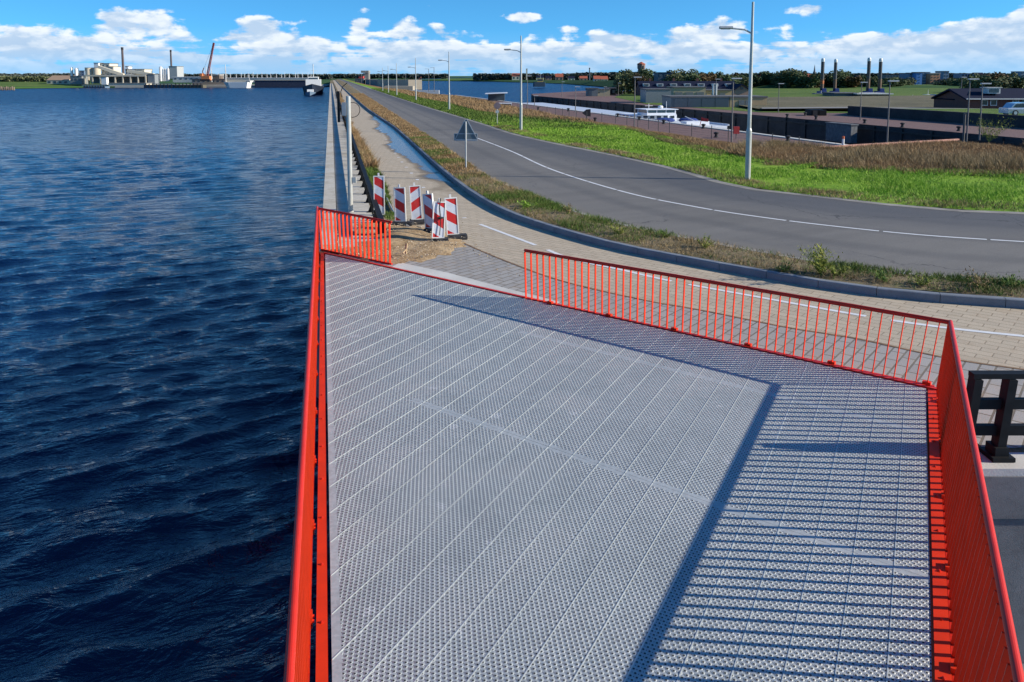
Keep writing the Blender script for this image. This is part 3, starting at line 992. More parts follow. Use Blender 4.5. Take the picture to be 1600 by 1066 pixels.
# right part of the far end
fb0, fb1 = G(822,469), G(1460,607)
ft0 = Vector((fb0.x, fb0.y, ZT(fb0.y, 391))); ft0.x = XT(820, ft0.y, ft0.z)
ft1 = G(1482,503,H)
railing('red railing across the far end of the bridge, before the grey block paving', (fb0, fb1), (ft0, ft1), .149, .048, .010, .026)
# along the right side
rb0, rb1 = G(1466,608), G(1493,1066)
rt0, rt1 = G(1485,503,H+.0), G(1593,1066,H+.07)
rb1, rt1 = beyond(rb0, rb1, YN), beyond(rt0, rt1, YN)
railing('long red railing along the right side of the bridge, beside the black post fence', (rb0, rb1), (rt0, rt1), .155, .062, .020, .030)
# ---------------------------------------------------------------- guardrail on the quay
gr0, gr1 = G(612, 372, .95), G(552, 240, .95)
gdir = DIR
g0 = G(597, 345, .58)                 # a point the top rail passes through
def gp(d, side=0.0, z=0.0):
    p = g0 + DIR*d + SIDE*side; p.z = z; return p
rail = thing('guardrail', 'long charcoal steel guardrail standing on the quay, between the water and the cycle path', 'guardrail', gp(.3), 0)
o = rail.location.copy()
MB().bar(gp(.2, 0, .52)-o, gp(420, 0, .52)-o, .13, .13).build('top_rail', BLACKST, rail)
for i in range(98):
    a = gp(.5 + i*2.0, 0, 0) - o
    mb = MB().bar(a + Vector((0,0,.06)), a + Vector((0,0,.46)), .10, .18, up=SIDE)
    mb.bar(a + SIDE*-.14 + Vector((0,0,.06)), a + Vector((0,0,.30)) - SIDE*.05, .02, .10, up=SIDE)
    mb.box(a - SIDE*.05 + Vector((0,0,.065)), (.34, .24, .03), rz=math.atan2(SIDE.y, SIDE.x))
    mb.build('post', BLACKST, rail)
mb = MB()
for i in range(98, 210):
    a = gp(.5 + i*2.0, 0, 0) - o
    mb.bar(a + Vector((0,0,.05)), a + Vector((0,0,.46)), .10, .18, up=SIDE)
tag(mb.build('post_row', BLACKST, rail), kind='stuff')

# black post fence at the right, beyond the bridge
b0 = G(1557, 716)
root = thing('post_fence', 'black steel post and rail fence on the concrete coping right of the bridge', 'fence', b0)
for k in (-.40, 0, 1.9, 3.8):
    p = Vector((k, .0, 0))
    MB().bar(p + Vector((0,0,.05)), p + Vector((0.10,0,.98)), .10, .14, up=(0,1,0)).box(p + Vector((0,0,.045)), (.26,.30,.05)).box(p+Vector((0,.0,.12)), (.16,.2,.10)).build('post', BLACKST, root)
MB().bar((-.36,0,1.02), (4.2,0,1.02), .12, .06).build('top_rail', BLACKST, root)
MB().bar((-.34,.03,.66), (4.2,.03,.66), .07, .12).build('middle_rail', BLACKST, root)
MB().bar((-.37,.03,.34), (4.2,.03,.34), .07, .12).build('lower_rail', BLACKST, root)

# ---------------------------------------------------------------- pole on the quay
p0 = quay(-1.9, 1.22, .07)
zt = ZT(p0.y, 150)
x0 = XT(546, p0.y, 2.0)
p0.x = x0
root = thing('mast', 'slender pale mast with a grey box and wire hoop on top, on the quay', 'mast', p0)
ht = zt - p0.z
MB().lathe((0,0,0), [(.11,0),(.11,.04),(.078,.06),(.074,ht-.02),(.05,ht)], 18).build('pole', POLE, root, smooth=False)
MB().box((-.13,-.02,ht-.42), (.14,.14,.42)).box((-.06,-.02,ht-.3),(.1,.05,.05)).build('equipment_box', mat('grey_box', (.30,.32,.33), .5), root)
MB().box((-.32,.02,ht-.35), (.07,.10,1.0)).build('antenna_panel', BLACKST, root)
ring = [Vector((.12+.24*math.cos(t), .03, ht-.45+.24*math.sin(t))) for t in [i*math.pi/12 for i in range(25)]]
MB().path(ring, .012, 6).build('wire_hoop', BLACKST, root)
cab = [Vector((-.2,0,ht-.05)), Vector((-.24,0,ht+.12)), Vector((-.17,0,ht+.3)), Vector((-.02,0,ht+.42))]
MB().path(cab, .014, 6).build('cable', BLACKST, root)
MB().box((.14,0,1.05),(.12,.10,.18)).build('junction_box', POLE, root)

# ---------------------------------------------------------------- barrier boards
def stripe_mat(name, sgn, redc, whitec, rough=.35):
    m, t, b, g = newmat(name)
    s = t.sep(t.node('ShaderNodeTexCoord').outputs['Object'])
    k = t.math('ADD', t.math('MULTIPLY', s[0], sgn*.62), s[2])
    w = t.math('FRACT', t.math('ADD', t.math('DIVIDE', k, .56), .27))
    f = t.math('GREATER_THAN', w, .5)
    n = t.noise(g, 9, 5, .6)
    c = t.mix(f, redc, whitec)
    c = t.mix(t.mapr(n, .5, .75, 0, .25), c, (.25, .22, .17))
    t.l.new(c, b.inputs['Base Color']); b.inputs['Roughness'].default_value = rough
    return m
ST_A = stripe_mat('striped_sheeting_falling', 1, (.56,.02,.02), (.62,.66,.72))
ST_B = stripe_mat('striped_sheeting_rising', -1, (.56,.02,.02), (.62,.66,.72))
boards = [ # x, base y, top y, blade width, turn, lean sideways, lean back, stripes, label
 (593, 340, 272, 38, 0.10, 0.0, 0.02, ST_A, 'red and white barrier board standing alone beside the guardrail'),
 (626, 353, 290, 38, -.08, .03, 0.03, ST_A, 'red and white barrier board second from the guardrail, leaning slightly left'),
 (652, 350, 287, 38, .12, .06, 0.03, ST_B, 'barrier board whose stripes rise to the right, the only one of the six'),
 (673, 364, 300, 34, -.55, .13, 0.05, ST_A, 'shaded barrier board leaning left behind the one with the black lamp'),
 (684, 380, 312, 40, .28, -.07, 0.06, ST_A, 'barrier board leaning right with a black warning lamp hanging over its face'),
 (708, 374, 305, 38, .22, .06, -.02, ST_A, 'barrier board nearest the path, leaning left on a long black foot')]
WFR = mat('white_plastic_frame', (.74,.73,.68), .5, var=.08, dirt=.25)
for i, (px, yb, yt, w, rz, lx, lb, sm, lab) in enumerate(boards):
    p = G(px, yb); p.z = .012 + (.05 if i not in (0,) else .0)
    Ht = ZT(p.y, yt) - p.z
    root = thing('barrier_board', lab, 'barrier board', p, rz, 'red and white barrier boards by the bridge')
    T = Matrix.Rotation(-lx, 3, 'Y') @ Matrix.Rotation(-lb, 3, 'X')
    bw, z0, z1 = .290, .10, Ht-.09
    fw = .028
    def tb(c, s, mb):
        mb.box(T @ Vector(c), s, rot=T); return mb
    mb = MB()
    tb((-bw/2-fw/2, 0, (z0+z1)/2), (fw, .055, z1-z0), mb); tb((bw/2+fw/2, 0, (z0+z1)/2), (fw, .055, z1-z0), mb)
    tb((0, 0, z0-fw/2), (bw+2*fw, .055, fw), mb); tb((0, 0, z1+fw/2), (bw+2*fw, .055, fw), mb)
    tb((-.01, 0, z1+fw+.045), (.055, .04, .09), mb); tb((0, 0, .05), (.055, .04, .10), mb)
    o_ = mb.build('frame', WFR, root)
    mb = MB(); tb((0, 0, (z0+z1)/2), (bw-.004, .030, z1-z0-.004), mb)
    mb.v = [tuple(T.inverted() @ Vector(v)) for v in mb.v]
    pan = mb.build('striped_panel', sm, root)
    pan.rotation_euler = T.to_euler()
    # rubber foot with a sloping top and two slots
    fx = .42 if i != 4 else .3
    prof = [(-.17,-.06),(-.17,.02),(-.10,.075),(.10,.075),(.17,.02),(.17,-.06)]
    mb = MB().extrude_x(prof, -fx*.55+ (.1 if i in (3,4,5) else 0), fx*.9)
    ft = mb.build('rubber_foot', DARK, root)
    if i > 0: MB().box((fx*.62, -.12, .055), (.11,.05,.012)).box((-fx*.2, -.12, .055), (.11,.05,.012)).build('carry_slot', BLACKST, ft)
    if i == 4:
        mb = MB().lathe(T @ Vector((.03,-.075,Ht*.56)), [(.03,-.02),(.085,-.015),(.09,.015),(.03,.03)], 14)
        a = T @ Vector((.03,-.07,Ht*.56)); b_ = T @ Vector((.01,-.05,z1+.12)); c_ = T @ Vector((.03,-.06,z0+.06))
        mb.path([a, T @ Vector((-.01,-.06,z1-.12)), b_], .016, 8); mb.path([a, T @ Vector((.045,-.05,.5)), c_], .011, 8)
        mb.build('warning_lamp', DARK, root)
# bent drain pipe lying behind the first boards
pp = smooth([G(600,300,.05), G(608,318,.05), G(617,334,.05), G(632,350,.05), G(648,360,.05)], 4)
mb = MB().path([p - pp[0] for p in pp], .035, 10)
tag(mb.build('pipe', mat('pipe_grey', (.33,.33,.31), .6), origin=None), 'bent grey pipe lying on the ground behind the barrier boards', 'pipe').location = pp[0]
# broken slat on the sand
p = G(634, 393, .17)
tag(MB().bar((-.05,-.2,-.0), (.0,.0,.05), .03, .03).bar((.0,.0,-.06),(.02,.03,.2),.05,.03).build('wooden_stake', mat('raw_wood', (.45,.32,.18), .8)), 'broken wooden stake stuck in the sand by the short railing', 'stake').location = p

# ---------------------------------------------------------------- traffic sign seen from behind
p = G(728, 265, .16)
root = thing('traffic_sign', 'triangular road sign seen from behind, with a grey plate below it, on the verge', 'traffic sign', p)
zt = ZT(p.y, 190) - p.z
MB().tube((0,0,0), (0,0,zt), .04, n=12).build('pole', mat('sign_pole', (.42,.43,.42), .5, .3), root)
SB = mat('sign_back', (.115,.15,.165), .55, var=.06)
s_ = .50
def zz(y): return ZT(p.y, y) - p.z
ztop, zbot, zmid = zz(187), zz(219), zz(211)
def plate(name, poly, m, y0=.05, th=.012, par=root):
    vs = [(x, y0, z) for x, z in poly] + [(x, y0+th, z) for x, z in poly]
    n = len(poly)
    fs = [tuple(range(n)), tuple(range(n, 2*n))[::-1]] + [(i, n+i, n+(i+1) % n, (i+1) % n) for i in range(n)]
    return MB().add(vs, fs).build(name, m, par)
plate('sign_back', [(-.50, zbot+.02), (.54, zbot+.02), (.06, ztop), (-.02, ztop)], SB, .045)
plate('under_plate', [(-.53, zbot-.02), (.53, zbot-.02), (.53, zmid+.05), (-.53, zmid+.05)], SB, .06)
mb = MB()
RIM = mat('sign_rim', (.42,.46,.48), .5, .2)
for a, b in (((-.50,zbot+.02),(-.02,ztop)), ((.54,zbot+.02),(.06,ztop)), ((-.50,zbot+.02),(.54,zbot+.02))):
    mb.bar((a[0],.04,a[1]), (b[0],.04,b[1]), .03, .03, up=(0,1,0))
for a, b in (((-.53,zbot-.02),(.53,zbot-.02)), ((-.53,zmid+.05),(.53,zmid+.05)), ((-.53,zbot-.02),(-.53,zmid+.05)), ((.53,zbot-.02),(.53,zmid+.05))):
    mb.bar((a[0],.05,a[1]), (b[0],.05,b[1]), .03, .03, up=(0,1,0))
mb.build('rim', RIM, root)

# ---------------------------------------------------------------- street lamps along the road
def make_lamp(p, h, label, arm_frac, arm=1.35):
    root = thing('street_lamp', label, 'street lamp', p, 0, 'street lamps along the dam road')
    MB().lathe((0,0,0), [(.115,0),(.115,2.1),(.085,2.2),(.072,h*.6),(.048,h)], 16).build('pole', POLE, root)
    za = h*arm_frac
    MB().path([Vector((0,0,za-.02)), Vector((-.3,0,za+.14)), Vector((-arm*.62,0,za+.20))], .035, 8).build('arm', GALV, root)
    mb = MB().extrude_x([(-.13,-.03),(-.09,.05),(.09,.05),(.13,-.03),(.06,-.06),(-.06,-.06)], -arm*.62-.50, -arm*.62+.02)
    hd = mb.build('lamp_head', mat('lamp_head_grey', (.36,.37,.36), .45, .3), root)
    MB().box((-arm*.62-.26,0,-.07+0), (.36,.12,.02)).build('lens', mat('lamp_lens', (.55,.56,.55), .2), hd)
    hd.location = (0,0,za+.23)
    return root
lamps = [(1168,282,3,52),(814,205,56,82),(702,173,81,97),(650,158,91,107),(620,150,99,110),(607,146,103,112),(598,143,106,113)]
names = ['nearest street lamp, tall pale pole at the edge of the green grass', 'second nearest street lamp, beside the fence end of the grass bank', 'third street lamp along the road, left of the lock lamps',
 'fourth street lamp along the road, before the beige control building', 'fifth street lamp along the road, in front of the low beige wall', 'sixth street lamp along the dam road', 'seventh and farthest large street lamp on the dam road']
for (px, yb, yt, ya), nm in zip(lamps, names):
    p = G(px, yb, .12)
    h = ZT(p.y, yt) - p.z
    za = ZT(p.y, ya) - p.z
    make_lamp(p, h, nm, za/h)

# small round sign on a post in the bank
p = G(777, 196, .05)
root = thing('no_entry_sign', 'small round road sign on a short white post in the grass bank', 'traffic sign', p)
MB().tube((0,0,0),(0,0,1.45),.04).build('pole', POLE, root)
MB().tube((0,-.03,1.75),(0,-.05,1.75),.30,n=20).build('sign_disc', mat('sign_grey_red', (.30,.20,.20), .5), root)
MB().box((0,-.04,1.22),(.3,.02,.22)).build('under_plate', WHITED, root)

# ---------------------------------------------------------------- red clinker quay around the lock
QZ = -1.0
near_edge = [G(700,146,QZ), G(800,160,QZ), G(1200,211,QZ), G(1315,226,QZ)]
ea = near_edge[1]; eb = near_edge[3]
ld_ = (eb - ea).normalized()
LA = ea - ld_*60; LB = eb + ld_*55
far_c = G(1600, 216, QZ); far_a = G(837, 150, QZ)
fd = (far_c - far_a).normalized()
FA = far_a - fd*2; FB = far_c + fd*35
mb = MB().prism([(p.x, p.y) for p in [LA, LB] + [Vector((b_.x+.2, b_.y-2.5, 0)) for b_ in resample(bank_top, 40)[::-1] if b_.y < LA.y + 4]], -6, QZ)
struct(mb, 'lock_quay', REDP)
# coping along the lock chamber
def coping(a, b, label, side):
    n = Vector(((b-a).y, -(b-a).x, 0)).normalized()*side
    mb = MB().bar(a + n*.35 + Vector((0,0,.03)), b + n*.35 + Vector((0,0,.03)), .6, .10)
    return struct(mb, 'lock_coping', CONC)
coping(LA, LB, '', -1 if False else 1)
# far side of the lock, and the land behind it
s1 = G(1365, 196, QZ)
plat = [FA, FB, Vector((400, 60, 0)), Vector((400, 175, 0)), Vector((95, 150,0)), G(960,147,QZ)+Vector((0,60,0)), G(830,147,QZ)]
mb = MB().prism([(p.x, p.y) for p in plat], -6, QZ-.01)
struct(mb, 'lock_island', QWALL)
mb = MB().sheet([Vector((p.x, p.y, QZ)) for p in plat])
struct(mb, 'lock_pavement', REDP)
# fender timbers and ladders along the dark chamber wall
mb = MB()
nrm = Vector((fd.y, -fd.x, 0))
k = 0.0
tot = (FB-FA).length
while k < tot:
    q = FA + fd*k + nrm*.08
    mb.box((q.x, q.y, -2.3), (.22, .22, 2.4), rz=math.atan2(fd.y, fd.x)); k += 4.2
mb.bar(FA + nrm*.12 + Vector((0,0,-.55)), FB + nrm*.12 + Vector((0,0,-.55)), .12, .16)
w = mb.build('lock_wall', mat('wet_timber', (.035,.033,.03), .8, var=.4), origin=(FA.x, FA.y, QZ))
tag(w, 'dark timber fenders on the far wall of the lock chamber', 'lock wall')
fa2 = G(1320,196,QZ); 
# pale block in the chamber wall
p = G(1318, 200, -1.4)
tag(MB().box((0,0,-.6),(4.4,.8,2.0), rz=math.atan2(fd.y, fd.x)).box((0,-.0,.44),(4.6,1.0,.12), rz=math.atan2(fd.y, fd.x)).build('wall_block', mat('pale_block', (.13,.135,.14), .85, var=.35, dirt=.5)), 'pale weathered concrete block set in the dark lock wall', 'concrete block').location = p + Vector((0,.6,0))
# raised terrace behind, held by a dark wall
TZ = .25
ta, tb_ = G(1328,180,QZ), G(1600,200,QZ)
td = (tb_-ta).normalized()
tz = ZT(tb_.y, 182)
terr = [ta, tb_ + td*40, Vector((420, 72, 0)), Vector((420, 330, 0)), Vector((60, 330, 0)), G(1180,165,QZ)]
mb = MB()
w = MB().bar(ta + Vector((0,.3,.62)), tb_ + td*40 + Vector((0,.3,tz-QZ-.55)), .5, 1.3)
tag(w.build('retaining_wall', QWALL, origin=(ta.x, ta.y, QZ)), 'long dark retaining wall behind the red clinker island', 'retaining wall')
lw = [ta + Vector((0,.6,.9)), tb_ + td*40 + Vector((0,.6,1.25)), Vector((420, 90, .2)), Vector((420, 600, -.4)), Vector((70, 420, -.4)), G(960,152,QZ)+Vector((0,0,.02)), G(1010,163,QZ)+Vector((0,0,.02)), G(1190,176,QZ)+Vector((0,0,.02)), G(1325,177,QZ)+Vector((0,0,.05))]
struct(MB().sheet(lw), 'lawn', LAWN)
struct(MB().sheet([G(1190,171,-.7), G(1325,171,-.6), G(1500,172,-.3), Vector((300,110,.0)), Vector((300,260,-.1)), G(1200,152,-.3), G(1130,160,-.5)]), 'waste_ground', FIELD)
struct(MB().sheet([G(1190,170,-.55), G(1325,169,-.45), G(1600,173,-.15), G(1600,170.5,-.15), G(1325,167,-.45), G(1190,168,-.55)]), 'service_road', mat('grey_track', (.22,.21,.19), .9, var=.2))

# ---------------------------------------------------------------- fence along the near quay
mb = None
fpx = [(560,141),(640,152),(720,163),(790,173),(860,180),(907,188),(957,193),(1007,201),(1050,210),(1094,214),(1135,221),(1176,227),(1213,233),(1248,238)]
fpt = [G(x, y, QZ) for x, y in fpx]
fl = smooth(fpt, 6)
mesh_len = sum((b-a).length for a, b in zip(fl, fl[1:]))
npost = int(mesh_len/3.2)
fp = resample(fl, npost)
root = thing('wire_fence', 'thin dark wire fence between the grass bank and the red clinker quay', 'fence', fp[-1])
o = root.location.copy()
FST = mat('fence_steel', (.10,.095,.09), .6, .3)
for q in fp[-60:]:
    MB().tube(q-o, q-o+Vector((0,0,1.15)), .035, n=6).build('post', FST, root)
mb = MB()
for z in (.25,.45,.65,.85,1.05):
    for a, b in zip(fp, fp[1:]): mb.bar(a-o+Vector((0,0,z)), b-o+Vector((0,0,z)), .008, .008)
mb.build('wires', FST, root)
# low pink kerb across the dry field
ka, kb = G(1200,237,-.25), G(1497,220,-.25)
root = tag(MB().bar((0,0,0), kb-ka, .2, .13).build('low_kerb', mat('pink_concrete', (.52,.27,.20), .85, var=.2, dirt=.3)), 'low pinkish concrete kerb crossing the dry grass at the right', 'kerb')
root.location = ka + Vector((0,0,.08))
p = G(1317,231,-.28)
root = thing('marker_post', 'white marker post with an orange top in front of the lock wall', 'marker post', p)
hh = ZT(p.y,213)-p.z
MB().tube((0,0,0),(0,0,hh-.18),.08).build('post', WHITE, root); MB().tube((0,0,hh-.18),(0,0,hh),.082).build('cap', mat('orange', (.7,.15,.04), .5), root)
# red lifebuoy box
p = G(1150,217,QZ)
root = thing('lifebuoy_box', 'red lifebuoy box on a post at the lock edge', 'lifebuoy box', p)
MB().tube((0,0,0),(0,0,.5),.04).build('post', FST, root); MB().box((0,0,.75),(.5,.25,.62)).build('box', mat('buoy_red', (.5,.04,.03), .5), root)
# direction plates on the quay
p = G(916,186,QZ)
root = thing('marker_board', 'black and grey arrow shaped board on the lock quay', 'marker board', p)
MB().tube((0,0.05,0),(0,.05,1.0),.04).build('post', FST, root)
plate('board', [(-.55,.75),(0,.35),(.55,.3),(.55,1.25),(0,1.2)], DARK, 0, .03, root)

# lamps on the lock quays
def quay_lamp(px, yb, yt, z, label, w=.07, arm=.8, sgn=1):
    p = G(px, yb, z); h = ZT(p.y, yt) - z
    root = thing('quay_lamp', label, 'quay lamp', p, 0, 'slim lamps on the lock quays')
    MB().tube((0,0,0),(0,0,h),w,w*.6,n=10).build('pole', mat('brown_grey_pole', (.16,.15,.14), .55, .2), root)
    MB().box((sgn*arm*.35,0,h+.02),(arm,.28,.10)).build('lamp_head', WHITED, root)
ql = [(991,200,121,'slim lamp on the lock quay left of the white ship'), (1143,222,123,'slim lamp on the lock quay behind the nearest street lamp'),
 (899,176,136,'slim lamp on the lock quay in front of the small green shed'), (824,172,119,'slim lamp on the quay just right of the second street lamp'),
 (835,168,150,'shortest lamp at the far end of the lock quay'), (1386,224,127,'slim lamp at the edge of the dry field right of the marker post'),
 (1510,222,124,'dark lamp post at the dry field, beside the short stub post'), (1530,219,131,'grey lamp post right of the dark one in the dry field'),
 (1344,188,129,'slim lamp on the red clinker island before the flat roofed building'), (1118,168,124,'slim lamp in front of the blue garage doors'),
 (1500,174,121,'slim lamp before the red gabled house'), (1216,176,131,'slim lamp on the lawn right of the beige building'), (878,152,128,'far slim lamp near the water beyond the lock'),
 (966,150,130,'far slim lamp left of the grey box building'), (944,152,136,'small far lamp beside the beige shed')]
for px, yb, yt, lb in ql: quay_lamp(px, yb, yt, QZ, lb)
p = G(1505,222,QZ); hh = ZT(p.y,178)-QZ
tag(MB().tube((0,0,0),(0,0,hh),.09).box((0,0,hh),(.2,.2,.05)).build('stub_post', FST), 'short stub post beside the dark lamp post', 'post').location = p
# bollards
bm_ = MB().lathe((0,0,0), [(.26,0),(.2,.06),(.14,.12),(.14,.3),(.24,.36),(.24,.44),(.1,.5)], 12).mesh('bollard', DARK)
bl = [(841,170),(888,172),(930,188),(965,181),(999,186),(1037,192),(1099,199),(1119,213),(1231,219),(1230,182),(1275,185),(1351,191),(1410,197),(1498,203),(1258,179)]
wh = ['first from the left','near the arrow shaped board','in front of the arrow board','left of the tall lamp','right of the tall lamp','before the white ship','by the stern of the ship','largest, in front of the fence','right of the nearest street lamp',
 'on the island behind the nearest street lamp','on the island left of the pale block','on the island above the pale block','on the island right of the pale block','on the island before the retaining wall','on the island beside the dark container']
for (x, y), s in zip(bl, wh):
    b = bpy.data.objects.new('bollard', bm_); C.objects.link(b); b.location = G(x, y+2, QZ)
    tag(b, 'black mooring bollard ' + s, 'bollard', 'mooring bollards along the lock')
# dark container
def boxthing(name, label, cat, px0, px1, yt, yb, z, depth, m, group=None, rz=0.0, Y=None):
    a = G((px0+px1)/2, yb, z)
    if Y:
        a = Vector((XT((px0+px1)/2, Y, z), Y, z))
    w = (XT(px1, a.y, z) - XT(px0, a.y, z)); h = ZT(a.y, yt) - z
    root = thing(name, label, cat, (a.x, a.y + depth/2, z), rz, group)
    return root, w, h, depth
root, w, h, dp = boxthing('container', 'pair of dark steel containers on the red clinker island', 'container', 1267, 1292, 172, 181, QZ, 2.4, BLACKST)
MB().box((-w/4,0,h/2),(w/2-.1,dp,h)).box((w/4,0,h/2),(w/2-.1,dp,h*.95)).build('container_body', BLACKST, root)
MB().box((-w/4,-dp/2-.03,h/2),(w/2-.5,.05,h*.8)).build('door', DARK, root)
# ---------------------------------------------------------------- ship in the lock
sp0 = G(1120, 199, -2.0)
sx = G(1095, 196, QZ)
mid = lambda k: (LA.lerp(LB, k))
# centre line: halfway in the chamber
def lockpt(y, off):
    t = (y - ea.y)/(eb.y - ea.y); p = ea + (eb-ea)*t
    return Vector((p.x + off, y, 0))
stern = lockpt(101, 7.2); bow = stern - ld_*95
hdg = math.atan2(-ld_.y, -ld_.x) - math.pi/2
ship = thing('inland_ship', 'long white ship with a glazed wheelhouse and blue covered boats, lying in the lock', 'ship', (stern.x, stern.y, WZ), hdg)
ship.scale = (1, 1, .60)
SHW = mat('ship_white', (.74,.77,.80), .45, var=.05, dirt=.1)
SHG = mat('ship_deck_grey', (.55,.58,.60), .6)
BLU = mat('blue_cover', (.025,.05,.20), .6, var=.2)
W2 = 4.3; LEN = 92
def hull(mb, z0, z1, inset=0.0):
    poly = [(-W2+.6,0),(W2-.6,0),(W2-inset,1.5),(W2-inset,LEN-12),(W2*.4,LEN),(-W2*.4,LEN),(-W2+inset,LEN-12),(-W2+inset,1.5)]
    return mb.prism(poly, z0, z1)
hull(MB(), .0, 2.55, .03).build('hull', SHW, ship)
MB().prism([(-W2+.5,.1),(W2-.5,.1),(W2,1.4),(W2,13),(-W2,13),(-W2,1.4)], 2.55, 2.62).build('aft_deck', SHG, ship)
for s in (-1, 1):
    MB().box((s*(W2-.06), 8, 2.8), (.08, 15, .38)).build('bulwark', SHW, ship)
mb = MB()
for y in (2.6, 5.2, 7.8, 10.6, 13.4): mb.box((-W2+.0, y, 1.9), (.10, 1.3, .5))
mb.build('hull_windows', GLASS, ship)
MB().box((0, 52, 2.85), (W2*2-1.0, 60, .6)).build('hatch_cover', mat('hatch_grey', (.55,.60,.66), .5, .1), ship)
MB().box((0, 16.5, 3.3), (6.6, 6.0, 1.45)).build('deckhouse', SHW, ship)
mb = MB()
for i in range(6): mb.box((-2.6+i*1.04, 13.47, 3.45), (.62,.08,.6))
for i in range(4): mb.box((-3.32, 14.4+i*1.4, 3.45), (.08,.8,.6))
mb.build('cabin_windows', GLASS, ship)
wh_ = MB().box((0,13.2,4.35), (4.4,3.4,.55)).box((0,13.2,5.42),(4.9,3.9,.16))
for x in (-2.1,2.1):
    for y in (11.6,14.8): wh_.box((x,y,4.95),(.14,.14,.9))
for x in (-.7,.7): wh_.box((x,11.6,4.95),(.10,.10,.9))
wh_.build('wheelhouse', SHW, ship)
MB().box((0,13.2,4.95),(4.16,3.16,.84)).build('wheelhouse_windows', mat('tinted_glass',(.10,.16,.17),.15,spec=.8), ship)
MB().lathe((.6,13.2,5.5),[(.05,0),(.30,.1),(.40,.4),(.28,.68),(.05,.78)],12).build('radar_dome', WHITE, ship)
MB().tube((-1.2,13.2,5.5),(-1.2,13.2,6.7),.04).bar((-1.8,13.2,6.2),(-.6,13.2,6.2),.05,.08).tube((1.7,13.6,5.5),(1.7,13.6,7.2),.03).build('mast', WHITE, ship)
for x, y in ((-1.4, 7.4), (1.6, 6.6)):
    MB().lathe((x,y,2.75),[(.6,0),(1.25,.35),(1.3,.7),(1.0,1.0),(.2,1.15)],12).build('covered_boat', BLU, ship)
MB().box((.4,2.3,3.1),(3.2,1.6,.9)).box((-2.4,2.6,2.95),(1.2,1.2,.6)).build('stern_locker', SHW, ship)
MB().tube((2.2,3.8,2.6),(.6,5.6,4.3),.07).build('boat_crane', SHG, ship)
mb = MB()
for i in range(9):
    mb.tube((-W2+.1,1+i*1.5,3.0),(-W2+.1,1+i*1.5,3.9),.025,n=6)
mb.bar((-W2+.1,1,3.9),(-W2+.1,13,3.9),.04,.04); mb.bar((-W2+.1,1,3.45),(-W2+.1,13,3.45),.03,.03)
mb.build('handrail', WHITE, ship)
MB().tube((.0,.3,2.6),(-.1,-.4,4.6),.04).add([(-.06,-.2,4.5),(-.06,-.1,3.8),(.4,-1.0,3.7),(.4,-1.1,4.3),(-.03,-.2,4.5),(-.03,-.1,3.8),(.43,-1.0,3.7),(.43,-1.1,4.3)],[(0,1,2,3),(7,6,5,4),(0,4,5,1),(2,6,7,3),(0,3,7,4),(1,5,6,2)]).build('flag', mat('flag_red',(.5,.03,.03),.7), ship)

# ---------------------------------------------------------------- buildings
BEIGEW = mat('beige_wall', (.42,.35,.22), .85, var=.08)
TANB = mat('tan_wall', (.48,.34,.18), .85, var=.08)
GREYW = mat('grey_cladding', (.22,.24,.24), .7, var=.08)
GREYD = mat('grey_green_cladding', (.15,.17,.17), .7, var=.1)
BLUED = mat('blue_grey_door', (.055,.085,.11), .6, var=.12)
ROOFN = mat('navy_roof', (.009,.013,.034), .85, var=.2, spec=.15)
ROOFG = mat('grey_flat_roof', (.12,.12,.12), .9, var=.2)
BRICK = mat('dark_red_brick', (.15,.06,.045), .85, var=.2, scale=4)
BRICKP = mat('pinkish_brick', (.36,.22,.17), .85, var=.12, scale=4)
BRICKO = mat('orange_brick', (.52,.25,.13), .85, var=.1)
BLUEB = mat('bright_blue_cladding', (.06,.20,.48), .6, var=.08)
BLUEG = mat('blue_grey_cladding', (.13,.20,.29), .7, var=.1)
CREAM = mat('cream_plaster', (.66,.60,.46), .8, var=.06)
ROOFR = mat('red_tile_roof', (.38,.10,.05), .8, var=.15)

